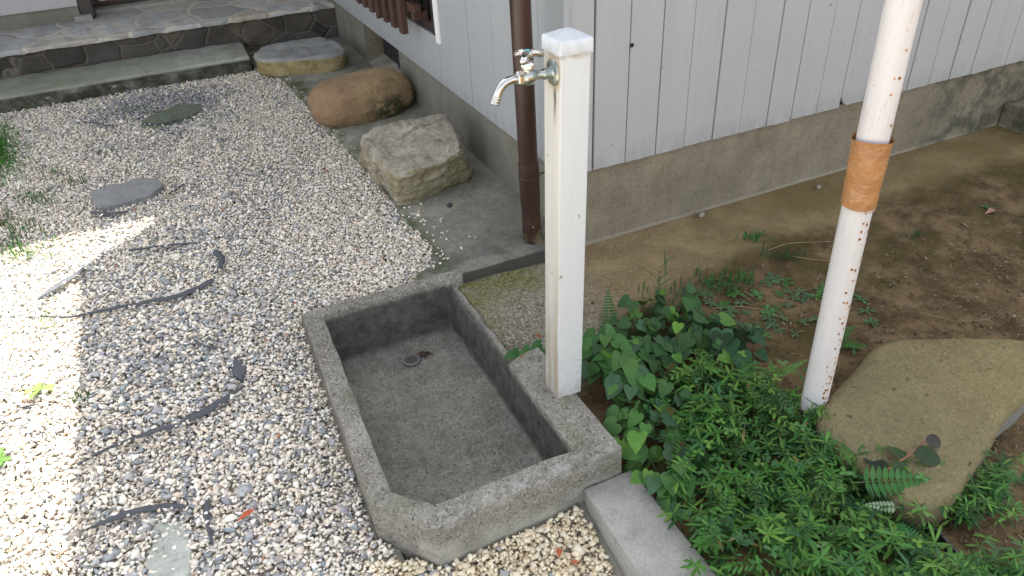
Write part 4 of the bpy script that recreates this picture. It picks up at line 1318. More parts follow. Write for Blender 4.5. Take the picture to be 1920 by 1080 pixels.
HEART = [(0.0, 0.0), (0.10, -0.13), (0.24, -0.17), (0.38, -0.11), (0.47, 0.02), (0.49, 0.18), (0.44, 0.38), (0.34, 0.58), (0.20, 0.80), (0.07, 0.95), (0.0, 1.04)]
def heart_leaf(A, o, d, up, L, col, droop=0.35, cup=0.25):
    d = d.normalized(); s = d.cross(up).normalized(); u = s.cross(d).normalized()
    out = [(-x, y) for x, y in HEART] + [(x, y) for x, y in HEART[-2:0:-1]]
    cx, cy = 0.0, 0.22
    vs = []; fs = []
    def pt(x, y):
        return o + s * (x * L) + d * (y * L * (1 - 0.1 * droop)) + u * (L * (-droop * 0.5 * max(y, 0) ** 2 + cup * (abs(x) ** 1.3) * 0.55 - 0.15 * cup * math.sin(9 * y) * abs(x)))
    vs.append(pt(cx, cy))
    n = len(out)
    for f in (0.5, 1.0):
        for x, y in out: vs.append(pt(cx + (x - cx) * f, cy + (y - cy) * f))
    for i in range(n):
        j = (i + 1) % n
        fs.append((0, 1 + i, 1 + j)); fs.append((1 + i, 1 + n + i, 1 + n + j, 1 + j))
    A.add(vs, fs, col)
def jit(col, r_, k=0.2):
    f = r_.uniform(1 - k, 1 + k); return (col[0] * f * r_.uniform(0.9, 1.1), col[1] * f, col[2] * f * r_.uniform(0.9, 1.1))

pr = random.Random(77)
# heart-leaved plants: (px, py, leaves, leaf length, spread, base colour)
GD = (0.050, 0.118, 0.036); GM = (0.068, 0.165, 0.042); GL = (0.13, 0.28, 0.05); GB = (0.06, 0.125, 0.060)
def heart_plant(px, py, n, L, spread, col, label, grp, zf=S, hmax=0.13, dirb=None, zoff=0.0):
    p0 = zf(px, py) + Vector((0, 0, zoff))
    o = empty('heart_leaf_plant', p0, label, 'plant', grp)
    A = Acc(); B = Acc()
    for k in range(int(n * 2.1)):
        a = pr.uniform(0, 6.283) if dirb is None else dirb + pr.gauss(0, 0.7)
        rr = spread * math.sqrt(pr.random())
        h = pr.uniform(0.25, 1.0) * hmax * (1 - 0.5 * rr / max(spread, 1e-3))
        base = p0 + Vector((math.cos(a) * rr, math.sin(a) * rr, h))
        mid = p0 + Vector((math.cos(a) * rr * 0.4, math.sin(a) * rr * 0.4, h * 0.75))
        stalk(B, [p0 + Vector((math.cos(a) * rr * 0.1, math.sin(a) * rr * 0.1, 0)), mid, base], 0.0013, jit((0.07, 0.10, 0.035), pr))
        d = Vector((math.cos(a + pr.gauss(0, 0.6)), math.sin(a + pr.gauss(0, 0.6)), pr.uniform(-0.55, 0.0)))
        d += Vector((-0.15, -0.45, -0.12))
        up = Vector((pr.gauss(0, 0.25), -0.25 + pr.gauss(0, 0.25), 1))
        c = jit(col, pr, 0.22)
        q = pr.random()
        if q < 0.12: c = jit(GL, pr, 0.2)
        elif q < 0.32: c = jit(GB, pr, 0.2)
        elif q < 0.36: c = (0.13, 0.10, 0.03)
        heart_leaf(A, base, d, up, L * pr.uniform(0.6, 1.18), c, pr.uniform(0.2, 0.7), pr.uniform(0.1, 0.4))
    A.build('leaves', M_leaf, o); B.build('stem', M_leaf, o)
    return o
hg = 'heart-leaved plants round the standpipe'
heart_plant(1125, 700, 18, 0.052, 0.075, GM, 'heart-leaved plant hugging the foot of the white standpipe', hg, zoff=0.05)
heart_plant(1165, 740, 16, 0.052, 0.08, GM, 'heart-leaved plant trailing onto the basin shoulder', hg, zoff=0.04)
heart_plant(1205, 830, 20, 0.050, 0.085, GM, 'heart-leaved plant at the front corner of the basin', hg, zoff=0.03)
heart_plant(1238, 905, 15, 0.048, 0.075, GM, 'heart-leaved plant spilling over the grey edging block', hg, zoff=0.01)
heart_plant(1250, 760, 18, 0.048, 0.09, GD, 'dark heart-leaved plant behind the front leafy mass', hg)
heart_plant(1180, 650, 14, 0.046, 0.08, GD, 'dark heart-leaved plant under the upright fern', hg)
heart_plant(1270, 640, 12, 0.048, 0.08, GD, 'dark heart-leaved plant right of the upright fern', hg)
heart_plant(1345, 645, 10, 0.060, 0.085, (0.032, 0.070, 0.030), 'heart-leaved plant with dull reddish-green leaves on bare soil', hg)
heart_plant(1385, 665, 9, 0.058, 0.07, (0.032, 0.085, 0.035), 'heart-leaved plant nearest the white pole', hg)
heart_plant(1215, 600, 8, 0.042, 0.07, GD, 'small heart-leaved plant behind the fern by the apron', hg)
heart_plant(1272, 590, 6, 0.045, 0.06, GD, 'small heart-leaved plant at the back edge of the bed', hg)
heart_plant(1155, 690, 10, 0.046, 0.07, GM, 'heart-leaved plant midway between the standpipe foot and the fern', hg, zoff=0.01)
heart_plant(1225, 690, 10, 0.045, 0.075, GD, 'heart-leaved plant at the middle of the leafy patch', hg)
heart_plant(1310, 675, 8, 0.046, 0.07, GD, 'heart-leaved plant behind the top of the bright groundcover', hg)
# low sprig crossing the ledge left of the post
def sprig():
    p0 = P(1015, 655, 0.03)
    o = empty('creeping_sprig', p0, 'low green creeping sprig on the concrete ledge left of the standpipe', 'plant')
    A = Acc(); B = Acc()
    pts = [P(x, y, 0.04) for x, y in ((1022, 652), (1000, 656), (978, 660), (958, 665))]
    stalk(B, pts, 0.0012, (0.10, 0.09, 0.03))
    for i, (x, y) in enumerate(((1018, 655), (1008, 648), (1002, 660), (992, 652), (985, 662), (972, 658), (962, 664), (1014, 644))):
        p = P(x, y, 0.045)
        heart_leaf(A, p, Vector((-1, pr.gauss(-0.2, 0.5), -0.1)), Vector((0, -0.3, 1)), pr.uniform(0.024, 0.034), jit((0.05, 0.15, 0.04), pr), 0.4, 0.2)
    p = P(1010, 632, 0.03); heart_leaf(A, p, Vector((0.4, 0.6, 0.3)), Vector((0, -1, 0.5)), 0.018, (0.30, 0.11, 0.04), 0.5, 0.5)
    p = P(978, 672, 0.055); heart_leaf(A, p, Vector((1, 0.1, 0.1)), Vector((0, -0.5, 1)), 0.016, (0.36, 0.15, 0.05), 0.5, 0.5)
    A.build('leaves', M_leaf, o); B.build('stem', M_leaf, o)
sprig()

# ferns
def frond(A, base, d, up, L, Wd, col, pairs=20, droop=0.25, tooth=True):
    d = d.normalized(); s = d.cross(up).normalized(); u = s.cross(d).normalized()
    pts = []
    for i in range(pairs + 3):
        t = i / (pairs + 2)
        pts.append(base + d * (L * t) - u * (droop * L * t * t * 0.5))
    stalk(A, pts, 0.0014, (0.10, 0.17, 0.05))
    for i in range(2, pairs + 2):
        t = i / (pairs + 2)
        wl = Wd * 0.5 * (math.sin(math.pi * min(1.0, (1 - t) * 0.62)) ** 0.9) * (0.75 + 0.25 * min(1, t * 5))
        wl = max(wl, 0.003)
        for sg in (-1, 1):
            dd = (s * sg + d * 0.28 - u * 0.12).normalized()
            step = L / (pairs + 2)
            if tooth:
                nseg = 5
                prof = lambda q: 1.0 - 0.75 * q
                strip_leaf(A, pts[i], dd, u, wl, step * 0.72, jit(col, pr, 0.15), 0.25, nseg, prof, 0.1)
                m_ = max(3, int(wl / 0.0055))
                for k in range(1, m_):                      # pinnules
                    q = k / m_
                    cc = pts[i] + dd * wl * q
                    for s2 in (-1, 1):
                        d2 = (d * s2 + dd * 0.5).normalized()
                        strip_leaf(A, cc, d2, u, step * 0.55 * (1 - 0.6 * q), step * 0.34, jit(col, pr, 0.12), 0.1, 2, lambda z: 0.9, 0.0)
            else:
                strip_leaf(A, pts[i], dd, u, wl, step * 0.86, jit(col, pr, 0.15), 0.3, 5, lambda q: math.sin(math.pi * min(1, q * 0.8 + 0.2)) ** 0.6, 0.2)
def fern(name, label, fr, cat='fern'):
    p0 = fr[0][0]
    o = empty(name, p0, label, cat, 'ferns in the planted bed')
    for base, tip, up, Wd, col, pairs, droop, tooth in fr:
        A = Acc(); frond(A, base, tip - base, up, (tip - base).length, Wd, col, pairs, droop, tooth)
        A.build('frond', M_leaf, o, smooth=False)
TOCAM = (EYE - Vector((0.9, 1.3, 0))).normalized()
b0_ = S(1146, 668)
fern('fern', 'upright feathery fern right behind the standpipe', [(b0_, P(1139, 536, b0_.z + 0.085), TOCAM, 0.082, (0.048, 0.15, 0.045), 20, 0.10, True),
     (b0_ + Vector((0.02, 0.01, 0)), P(1190, 600, b0_.z + 0.05), TOCAM, 0.055, (0.045, 0.13, 0.04), 14, 0.3, True)])
b1_ = S(1455, 770)
fern('fern', 'broad-toothed fern arching left of the pole foot', [(b1_ + Vector((0, 0, 0.01)), P(1395, 690, 0.07), Vector((-0.3, -0.5, 1)), 0.10, (0.075, 0.21, 0.04), 11, 0.3, False),
     (P(1452, 705, 0.045), P(1515, 672, 0.06), Vector((0.2, -0.3, 1)), 0.028, (0.10, 0.24, 0.05), 16, 0.1, False)])
b2_ = S(1660, 960)
fern('fern', 'fern with long leaflets in front of the flat rock', [(P(1600, 905, 0.05), P(1760, 895, 0.085), Vector((-0.25, -0.6, 1)), 0.082, (0.055, 0.17, 0.04), 11, 0.5, False),
     (P(1660, 990, 0.01), P(1750, 1020, 0.03), Vector((-0.1, -0.4, 1)), 0.07, (0.035, 0.15, 0.038), 12, 0.3, False),
     (P(1690, 952, 0.05), P(1620, 945, 0.06), Vector((0, -0.7, 1)), 0.03, (0.22, 0.30, 0.19), 8, 0.1, False)])
b3_ = S(1560, 640)
fern('fern', 'small bright fern just behind the white pole', [(b3_, P(1625, 640, 0.03), Vector((0, -0.4, 1)), 0.06, (0.065, 0.17, 0.035), 9, 0.3, False),
     (b3_, P(1600, 610, 0.04), Vector((0, -0.4, 1)), 0.05, (0.065, 0.17, 0.035), 9, 0.3, False)])

# ground cover: a mass of palmate sprays
def cover():
    A = Acc()
    poly = [(1285, 975), (1262, 880), (1255, 780), (1290, 705), (1330, 690), (1400, 705), (1470, 740), (1515, 790), (1600, 838), (1690, 890), (1745, 945), (1740, 1010), (1740, 1100), (1780, 1180), (1360, 1180), (1290, 1010)]
    wp = [(S(x, y).x, S(x, y).y) for x, y in poly]
    x0 = min(p[0] for p in wp); x1 = max(p[0] for p in wp); y0 = min(p[1] for p in wp); y1 = max(p[1] for p in wp)
    cnt = 0
    cols = [(0.055, 0.165, 0.030), (0.078, 0.205, 0.036), (0.038, 0.115, 0.026), (0.115, 0.25, 0.042), (0.026, 0.082, 0.022), (0.09, 0.195, 0.035), (0.045, 0.13, 0.042)]
    def spray(p0, h, lean, big=1.0):
        top = p0 + Vector((lean[0] * h, lean[1] * h, h))
        mid = p0 + Vector((lean[0] * h * 0.4, lean[1] * h * 0.4, h * 0.6))
        stalk(A, [p0, mid, top], 0.0012, (0.09, 0.12, 0.04), 4)
        ci = pr.randrange(len(cols))
        for lev, (pt, n) in enumerate(((top, pr.randint(6, 9)), (p0.lerp(top, 0.8), pr.randint(4, 6)), (mid, pr.randint(3, 5)))):
            a0 = pr.uniform(0, 6.28)
            for k in range(n):
                a = a0 + 6.283 * k / n + pr.gauss(0, 0.2)
                el = pr.uniform(-0.1, 0.65) if lev == 0 else pr.uniform(-0.2, 0.35)
                d = Vector((math.cos(a), math.sin(a), el)) + Vector((lean[0], lean[1], 0)) * 0.4
                L = pr.uniform(0.018, 0.046) * big * (1 if lev == 0 else 1.1)
                c = jit(cols[(ci + (1 if pr.random() < 0.25 else 0)) % 7], pr, 0.25)
                strip_leaf(A, pt, d, Vector((0, 0, 1)), L, L * pr.uniform(0.15, 0.24), c, pr.uniform(0.1, 0.9), 4, lambda q: (0.55 + 0.6 * q) if q < 0.7 else 0.85, 0.15)
    def pinnate(p0, h, a0):
        out = Vector((math.cos(a0), math.sin(a0), 0))
        L = pr.uniform(0.07, 0.13); n = 9
        pts = [p0 + Vector((0, 0, h * min(1, 2.2 * k / n))) + out * (L * (k / n) ** 1.2) - Vector((0, 0, 0.03 * max(0, k / n - 0.5))) for k in range(n + 1)]
        stalk(A, pts, 0.0011, (0.11, 0.13, 0.04), 4)
        c0 = cols[pr.randrange(len(cols))]
        side = Vector((-out.y, out.x, 0))
        for k in range(3, n + 1):
            d = (pts[k] - pts[k - 1]).normalized()
            ll = pr.uniform(0.016, 0.030) * (1.1 - 0.4 * k / n)
            for sg in (-1, 1):
                strip_leaf(A, pts[k], side * sg + d * 0.7 + Vector((0, 0, pr.uniform(-0.1, 0.3))), Vector((0, 0, 1)), ll, ll * pr.uniform(0.28, 0.42), jit(c0, pr, 0.2), pr.uniform(0.1, 0.6), 4, lambda q: (0.5 + 0.7 * q) if q < 0.6 else 0.9, 0.15)
        strip_leaf(A, pts[-1], pts[-1] - pts[-2], Vector((0, 0, 1)), 0.024, 0.009, jit(c0, pr, 0.2), 0.4, 4)
    for _ in range(230):
        x, y = pr.uniform(x0, x1), pr.uniform(y0, y1)
        if in_poly((x, y), wp): pinnate(Vector((x, y, soilz(x, y))), pr.uniform(0.03, 0.12), pr.uniform(0, 6.28))
    for _ in range(60):                                     # yellowed and browned leaves, dead stems
        x, y = pr.uniform(x0, x1), pr.uniform(y0, y1)
        if not in_poly((x, y), wp): continue
        p = Vector((x, y, soilz(x, y) + pr.uniform(0.03, 0.10))); a = pr.uniform(0, 6.28)
        strip_leaf(A, p, Vector((math.cos(a), math.sin(a), pr.uniform(-0.4, 0.4))), Vector((0, 0, 1)), pr.uniform(0.02, 0.045), 0.007, pr.choice([(0.24, 0.22, 0.05), (0.20, 0.12, 0.05), (0.28, 0.20, 0.10)]), 0.6, 4)
        if pr.random() < 0.4: stalk(A, [p - Vector((0, 0, 0.03)), p + Vector((math.cos(a) * 0.04, math.sin(a) * 0.04, 0.03))], 0.0009, (0.30, 0.23, 0.13), 4)
    while cnt < 400:
        x, y = pr.uniform(x0, x1), pr.uniform(y0, y1)
        if not in_poly((x, y), wp): continue
        cnt += 1
        h = pr.uniform(0.02, 0.14) * (0.75 + 0.5 * noise.noise(Vector((x * 6, y * 6, 0))))
        spray(Vector((x, y, soilz(x, y) - 0.005)), max(h, 0.02), (pr.gauss(-0.1, 0.35), pr.gauss(-0.2, 0.35)))
    # narrow grassy blades through the mass
    for _ in range(240):
        x, y = pr.uniform(x0, x1), pr.uniform(y0, y1)
        if not in_poly((x, y), wp): continue
        a = pr.uniform(0, 6.28)
        strip_leaf(A, Vector((x, y, soilz(x, y))), Vector((math.cos(a), math.sin(a), pr.uniform(0.8, 2))), Vector((math.cos(a), math.sin(a), 0.01)) + Vector((0, 0, 0.6)), pr.uniform(0.05, 0.11), 0.005, jit((0.07, 0.19, 0.035), pr), 0.9, 5)
    for _ in range(120):                                    # small three-lobed leaves and trailing vine threads among the sprays
        x, y = pr.uniform(x0, x1), pr.uniform(y0, y1)
        if not in_poly((x, y), wp): continue
        h = pr.uniform(0.05, 0.12); p = Vector((x, y, soilz(x, y) + h))
        stalk(A, [p - Vector((0.01, 0.01, h)), p], 0.0009, (0.12, 0.15, 0.05), 4)
        a0 = pr.uniform(0, 6.28); c = jit(pr.choice([(0.10, 0.22, 0.06), (0.13, 0.27, 0.05), (0.07, 0.17, 0.05)]), pr)
        for k in range(3):
            a = a0 + k * 2.094
            strip_leaf(A, p, Vector((math.cos(a), math.sin(a), 0.15)), Vector((0, 0, 1)), pr.uniform(0.012, 0.022), 0.012, c, 0.3, 4, lambda q: (0.4 + 0.9 * q) if q < 0.6 else 0.95, 0.2)
    o = A.build('ground_cover', M_leaf)
    tag(o, 'dense mass of bright green narrow-leaved groundcover below the pole', 'ground cover', kind='stuff')
    # clump right of the rock and at the bottom edge
    for lst, lb in (([(1790, 960), (1815, 930), (1840, 945), (1850, 905), (1800, 985), (1825, 965), (1865, 940)], 'airy green weed clump beside the right edge of the flat rock'),
                    ([(1830, 1075), (1870, 1085), (1910, 1095), (1800, 1090), (1780, 1095)], 'bright leafy clump at the bottom edge near the black edging')):
        A = Acc()
        for px, py in lst:
            for _ in range(6):
                p = S(px + pr.gauss(0, 12), py + pr.gauss(0, 10))
                h = pr.uniform(0.03, 0.10)
                lean = (pr.gauss(0, 0.4), pr.gauss(-0.1, 0.4))
                spray(p, h, lean, 0.8)
        tag(A.build('weed_clump', M_leaf), lb, 'weed')
    return
cover()

# branch with broad dark leaves lying over the rock
def seedling():
    pts = [P(x, y, z) for x, y, z in ((1622, 898, 0.03), (1665, 880, 0.065), (1700, 856, 0.08), (1735, 826, 0.085))]
    o = empty('broad_leaf_twig', pts[0], 'reddish twig with broad dark green leaves leaning over the flat rock', 'plant')
    B = Acc(); stalk(B, pts, 0.0032, (0.24, 0.10, 0.07), 7); B.build('twig', M_dry, o)
    A = Acc()
    for (x, y, z), (dx, dy), L, c in (((1655, 885, 0.06), (1628, 850), 0.078, (0.03, 0.048, 0.032)), ((1690, 862, 0.075), (1672, 825), 0.070, (0.04, 0.085, 0.03)), ((1712, 845, 0.08), (1758, 862), 0.072, (0.038, 0.062, 0.028)),
                                   ((1735, 826, 0.085), (1765, 828), 0.055, (0.05, 0.05, 0.042)), ((1672, 876, 0.07), (1715, 880), 0.05, (0.04, 0.075, 0.03)), ((1640, 895, 0.05), (1640, 935), 0.05, (0.03, 0.055, 0.032))):
        a = P(x, y, z); b = P(dx, dy, z - 0.01)
        strip_leaf(A, a, b - a, Vector((-0.2, -0.7, 1)), L, L * 0.62, c, 0.4, 7, lambda q: math.sin(math.pi * min(1, q * 0.9 + 0.1)) ** 0.7, 0.25)
    A.build('leaves', M_leaf, o)
seedling()

# small weeds on the bare soil
def rosette(px, py, n, L, col, label, grp, fn=S, el=0.35, wr=0.36, cat='weed', zadd=0.0):
    A = Acc(); p = fn(px, py) + Vector((0, 0, zadd))
    for k in range(n):
        a = 6.283 * k / n + pr.gauss(0, 0.35)
        strip_leaf(A, p + Vector((0, 0, 0.004)), Vector((math.cos(a), math.sin(a), pr.uniform(0.5, 1.4) * el)), Vector((0, 0, 1)), L * pr.uniform(0.6, 1.15), L * wr, jit(col, pr), pr.uniform(0.3, 0.8), 5,
                   lambda q: (0.3 + 0.9 * q) if q < 0.7 else 0.9, 0.2)
    o = A.build('small_weed', M_leaf)
    return tag(o, label, cat, grp)
PALE = (0.10, 0.165, 0.075)
wg = 'small pale weeds on the bare soil'
wl_ = 'small pale green weed rosette on the bare soil behind the heart-leaved plants'
extra = [(1270 + pr.random() * 300, 500 + pr.random() * 140) for _ in range(52)]
extra = [(a, b) for a, b in extra if not (1480 < a < 1600 and b > 560) and b > 640 - (a - 1200) * 0.55]
for px, py in extra:
    rosette(px, py, pr.randint(5, 9), pr.uniform(0.022, 0.042), jit(pr.choice([PALE, (0.09, 0.20, 0.05), (0.07, 0.17, 0.045)]), pr, 0.1), wl_, wg)
for px, py in ((1295, 562), (1330, 570), (1352, 578), (1375, 582), (1390, 570), (1312, 585), (1362, 596), (1398, 588), (1342, 606), (1320, 555), (1285, 580), (1420, 610), (1448, 612), (1470, 600), (1462, 622), (1440, 600), (1476, 548), (1488, 560), (1502, 565), (1478, 575), (1512, 558), (1505, 605), (1530, 600), (1490, 628)):
    rosette(px, py, pr.randint(6, 9), pr.uniform(0.020, 0.034), PALE, wl_, wg)
for px, py, lb in ((1612, 562, 'pale weed just right of the white pole'), (1632, 605, 'pale weed right of the pole above the flat rock'), (1622, 585, 'bright little weed right of the pole'), (1600, 655, 'low weed between the pole and flat rock')):
    rosette(px, py, 7, 0.03, (0.085, 0.17, 0.06), lb, wg)
rosette(1852, 392, 5, 0.03, (0.06, 0.15, 0.07), 'single green seedling on soil at far right beside a dead leaf', None)
for px, py, lb in ((148, 112, 'broad-leaved weed in the joint above the long step'), (196, 103, 'small leafy weed in the joint beside the broad-leaved one'), (8, 132, 'weed at the far left end of the step joint')):
    q = hitg(px, py, lambda x, y: 0.13)
    rosette(px, py, 6, 0.055, (0.05, 0.15, 0.05), lb, None, fn=lambda a, b: hitg(a, b, lambda x, y: 0.13), el=1.0, wr=0.4)
rosette(78, 735, 9, 0.045, (0.16, 0.25, 0.06), 'pale green weed rosette in the sunlit gravel', None, fn=G, zadd=0.008)
rosette(2, 868, 7, 0.05, (0.10, 0.22, 0.05), 'green weed at the left edge of the sunlit gravel', None, fn=G, zadd=0.008)

def tuft(cx, cy, n, spr, L, col, label, fn=G, kind=None, cat='grass', lean=(0, 0), w=0.0045, grp=None):
    A = Acc()
    for _ in range(n):
        p = fn(cx + pr.gauss(0, spr[0]), cy + pr.gauss(0, spr[1]))
        a = pr.uniform(0, 6.28)
        d = Vector((math.cos(a) * 0.7 + lean[0], math.sin(a) * 0.7 + lean[1], pr.uniform(0.5, 1.6)))
        strip_leaf(A, p, d, Vector((math.cos(a) * .5, math.sin(a) * .5, 0.7)), L * pr.uniform(0.5, 1.2), w, jit(col, pr, 0.25), pr.uniform(0.4, 1.2), 4)
    o = A.build('grass', M_leaf)
    return tag(o, label, cat, grp, 'stuff')
tuft(-32, 285, 3000, (30, 26), 0.042, (0.075, 0.22, 0.035), 'bright green grass at the far left edge of the gravel', kind='stuff')
tg = 'grass tufts growing through the gravel'
tuft(25, 425, 110, (26, 16), 0.036, (0.075, 0.17, 0.045), 'grass tuft beside the wooden stake', grp=tg)
tuft(75, 372, 110, (22, 8), 0.028, (0.07, 0.16, 0.045), 'thin grass tuft left of the slate slab', grp=tg)
tuft(40, 470, 170, (36, 12), 0.034, (0.08, 0.17, 0.045), 'grass tuft along the edge of the sunlit gravel', grp=tg)
tuft(100, 325, 50, (22, 6), 0.025, (0.07, 0.15, 0.045), 'faint low grass tuft up from the slate slab', grp=tg)
tuft(145, 345, 26, (16, 4), 0.035, (0.07, 0.15, 0.045), 'little grass tuft touching the slate slab corner', grp=tg)
tuft(175, 285, 24, (18, 4), 0.03, (0.08, 0.15, 0.05), 'faint grass tuft below the dark gravel patch', grp=tg)
tuft(265, 207, 40, (20, 5), 0.03, (0.08, 0.15, 0.05), 'low grass tuft left of the mossy stone', grp=tg)
tuft(157, 748, 26, (9, 4), 0.025, (0.05, 0.12, 0.035), 'small dark tuft on the shadow line in the gravel', grp=tg)
tuft(90, 600, 16, (12, 8), 0.03, (0.16, 0.25, 0.06), 'sunlit tuft by the tip of the longest strip', grp=tg)
tuft(50, 197, 60, (26, 5), 0.06, (0.06, 0.13, 0.04), 'weedy grass tuft at the foot of the long step', grp=tg)
tuft(175, 178, 24, (10, 3), 0.05, (0.06, 0.13, 0.04), 'sparse grass tuft at the middle of the step foot', grp=tg)
Zs_ = lambda a, b: hitg(a, b, lambda x, y: 0.13)
tuft(45, 125, 60, (25, 4), 0.06, (0.06, 0.12, 0.045), 'grass tuft in the left step joint', fn=Zs_, grp=tg)
tuft(262, 97, 40, (18, 2), 0.05, (0.06, 0.12, 0.045), 'grass tuft in the middle of the step joint', fn=Zs_, grp=tg)
sg_ = 'grass tufts on the soil bed'
tuft(1345, 535, 90, (32, 12), 0.06, (0.055, 0.15, 0.04), 'grass tuft at the back of the bed under the taped pole', fn=S, w=0.006, grp=sg_)
tuft(1260, 560, 60, (30, 18), 0.05, (0.06, 0.15, 0.045), 'grass tuft behind the upright fern', fn=S, w=0.0045, grp=sg_)
tuft(1240, 525, 9, (14, 14), 0.11, (0.05, 0.13, 0.04), 'few tall grass blades on the apron edge behind the fern', fn=S, grp=sg_)
tuft(1465, 485, 40, (18, 5), 0.05, (0.045, 0.09, 0.035), 'dull grass tuft left of the pole by dry stalks', fn=S, w=0.005, grp=sg_)
tuft(1412, 452, 16, (10, 4), 0.05, (0.055, 0.15, 0.045), 'small fresh tuft on the apron below the wall', fn=S, w=0.009, grp=sg_)
tuft(1710, 445, 24, (14, 4), 0.03, (0.05, 0.10, 0.035), 'tiny grass tuft on soil right of the pole', fn=S, grp=sg_)

# dry stalks, dead leaves
def dry(pix, label, fn=S, r=0.0016, col=(0.30, 0.23, 0.14), lift=0.004, cat='stalk', name='dry_stalk'):
    A = Acc(); stalk(A, [fn(x, y) + Vector((0, 0, lift + (i % 2) * 0.004)) for i, (x, y) in enumerate(pix)], r, col, 6)
    tag(A.build(name, M_dry), label, cat)
dry([(1436, 472), (1475, 460), (1515, 456), (1562, 456)], 'dry tan stalk lying on soil just left of the pole')
dry([(1485, 482), (1520, 490), (1556, 491)], 'short dry stalk below the longer one by the pole')
dry([(1335, 580), (1385, 578), (1430, 582), (1475, 602)], 'long dry stalk across the pale weeds')
dry([(1395, 548), (1425, 568), (1470, 595)], 'thin dry stalk slanting through the pale weeds', r=0.0012)
dry([(1725, 588), (1790, 606), (1850, 602), (1882, 580)], 'fine curved dry root on soil above the flat rock', r=0.0009)
dry([(1628, 828), (1618, 858), (1600, 893)], 'pale bent dry stalk in front of the flat rock', lift=0.07)
dry([(1530, 920), (1525, 945), (1515, 985)], 'pale dry stalk deep in the groundcover', lift=0.06)
dry([(1635, 888), (1665, 882), (1710, 886)], 'thin dry stem across the reddish twig', lift=0.06, r=0.001)
dry([(878, 345), (884, 332), (889, 318)], 'fine dark rootlet beside the angular rock', fn=lambda a, b: P(a, b, 0.06), col=(0.05, 0.035, 0.025), r=0.0012)
def dead(px, py, L, col, label, fn=S, lift=0.006, a=None, wr=0.5, trans=True):
    A = Acc(); p = fn(px, py) + Vector((0, 0, lift)); a = pr.uniform(0, 6.28) if a is None else a
    strip_leaf(A, p, Vector((math.cos(a), math.sin(a), 0.1)), Vector((0.1, -0.2, 1)), L, L * wr, col, 0.4, 6, lambda q: (math.sin(math.pi * min(1, q + 0.05)) ** 0.7) * (0.75 + 0.25 * math.sin(q * 30)), 0.5)
    tag(A.build('dead_leaf', M_dry), label, 'leaf', None)
dead(1846, 404, 0.085, (0.30, 0.17, 0.12), 'pinkish dead leaf beside the single seedling on far right soil', a=R(5), wr=0.32)
dead(1813, 428, 0.035, (0.28, 0.2, 0.12), 'small pale dead leaf on the soil at right', a=R(80))
dead(447, 984, 0.055, (0.42, 0.10, 0.045), 'red-orange leaf fragment lying on the gravel below the basin corner', G, 0.012, R(25), 0.3)
dead(414, 488, 0.03, (0.36, 0.11, 0.05), 'reddish leaf beside the hook-shaped dark strip', G, 0.013, R(80), 0.5)
dead(1048, 1052, 0.03, (0.40, 0.11, 0.05), 'orange dead leaf on the gravel between basin and edging block', G, 0.013, R(60), 0.6)
dead(1068, 1062, 0.024, (0.36, 0.12, 0.06), 'second orange leaf scrap by the edging block gravel', G, 0.013, R(-20), 0.6)
dead(722, 372, 0.024, (0.34, 0.07, 0.04), 'tiny red leaf by the foot of the angular rock', G, 0.014, R(40), 0.6)
dead(668, 477, 0.02, (0.34, 0.13, 0.07), 'tiny rust-coloured leaf on the cream gravel', G, 0.014, R(40), 0.6)
dead(704, 404, 0.024, (0.14, 0.07, 0.05), 'dark brown leaf scrap on cream gravel below the angular rock', G, 0.014, R(0), 0.6)
# wet leaf tuft by the drain
A = Acc(); p = P(795, 666, FL)
for _ in range(34):
    a = pr.uniform(0, 6.28)
    strip_leaf(A, p + Vector((pr.gauss(0, 0.006), pr.gauss(0, 0.005), 0.003)), Vector((math.cos(a), math.sin(a), pr.uniform(0.1, 0.9))), Vector((0, 0, 1)), pr.uniform(0.012, 0.024), 0.005, jit((0.055, 0.035, 0.025), pr), 0.6, 3)
tag(A.build('leaf_debris', M_dry), 'clump of wet brown leaf debris beside the basin drain', 'debris')

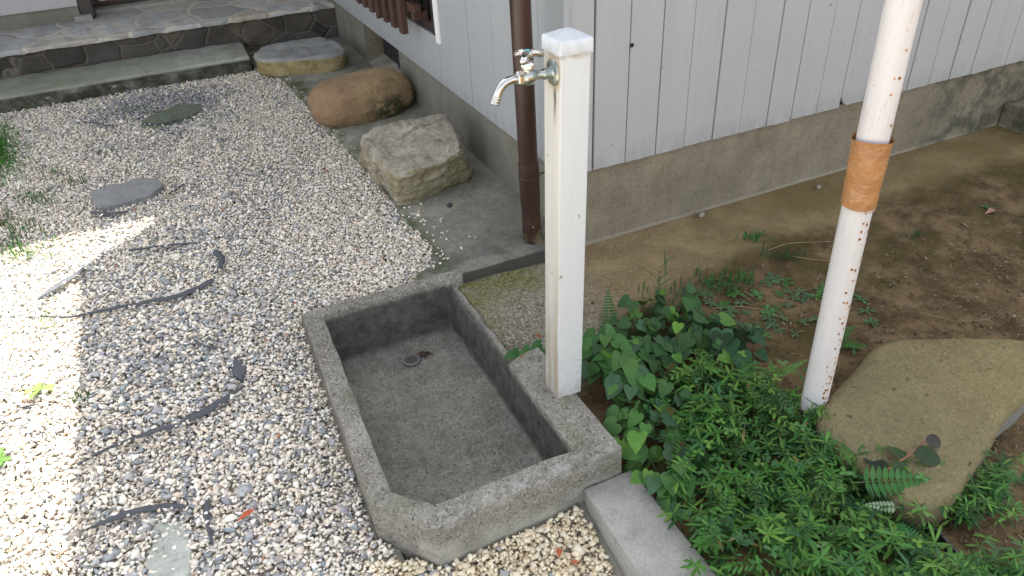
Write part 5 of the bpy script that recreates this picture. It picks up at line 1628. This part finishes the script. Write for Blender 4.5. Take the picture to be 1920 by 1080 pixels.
# litter of crumbs on the soil
def crumbs():
    A = Acc(); T = hull_templates(10, 9, 0.7, 4)
    for _ in range(6500):
        x = pr.uniform(0.8, 3.4); y = pr.uniform(0.45, 1.72)
        if y > 1.45 + 0.2 * noise.noise(Vector((x * 2, y * 2, 0))) and pr.random() < 0.8: continue
        t = pr.choice(T); s = min(0.008, pr.lognormvariate(math.log(0.0025), 0.55))
        rot = np.array(Euler((pr.uniform(0, 6), pr.uniform(0, 6), pr.uniform(0, 6))).to_matrix())
        v = (t[0] * s) @ rot.T + np.array([x, y, soilz(x, y) + 0.002])
        c = pr.choice([(0.11, 0.074, 0.038), (0.17, 0.118, 0.064), (0.07, 0.048, 0.026), (0.27, 0.23, 0.165)])
        A.add([tuple(q) for q in v], [tuple(int(i) for i in f) for f in t[1]], c)
    for _ in range(700):
        x = pr.uniform(0.85, 3.0); y = pr.uniform(0.45, 1.4)
        t = pr.choice(T); s = pr.uniform(0.004, 0.0085)
        rot = np.array(Euler((pr.uniform(0, 6), pr.uniform(0, 6), pr.uniform(0, 6))).to_matrix())
        v = (t[0] * s) @ rot.T + np.array([x, y, soilz(x, y) + s * 0.35])
        A.add([tuple(q) for q in v], [tuple(int(i) for i in f) for f in t[1]], jit(pr.choice([(0.11, 0.074, 0.038), (0.15, 0.105, 0.06)]), pr, 0.15))
    for _ in range(800):                                    # bits of straw and leaf litter
        x = pr.uniform(0.9, 3.3); y = pr.uniform(0.45, 1.5); a = pr.uniform(0, 6.28)
        strip_leaf(A, Vector((x, y, soilz(x, y) + 0.004)), Vector((math.cos(a), math.sin(a), 0.05)), Vector((0, 0, 1)), pr.uniform(0.008, 0.028), pr.uniform(0.0015, 0.005), jit(pr.choice([(0.22, 0.16, 0.09), (0.13, 0.085, 0.05), (0.28, 0.22, 0.14)]), pr), 0.3, 3)
    o = A.build('soil_litter', M_dry, smooth=False)
    tag(o, 'fine crumbs of soil and dry litter on the bare bed', 'litter', kind='stuff')
crumbs()

# black plastic bed edging
pts = [S(x, y) for x, y in ((1700, 955), (1760, 1020), (1820, 1085), (1900, 1180))]
bm = bmesh.new()
pl = [(p.x, p.y) for p in pts]
for a, b in zip(pl, pl[1:]):
    d = (Vector(b) - Vector(a)).normalized(); s = Vector((-d.y, d.x)) * 0.004
    bx(bm, 0, (Vector(b) - Vector(a)).length, -0.003, 0.003, -0.05, 0.03, Matrix.Translation((a[0], a[1], soilz(*a))) @ Matrix.Rotation(math.atan2(d.y, d.x), 4, 'Z'))
bevel(bm, 0.001, 1)
tag(obj('bed_edging', bm, M_black), 'strip of black plastic edging at the lower right of the bed', 'edging')
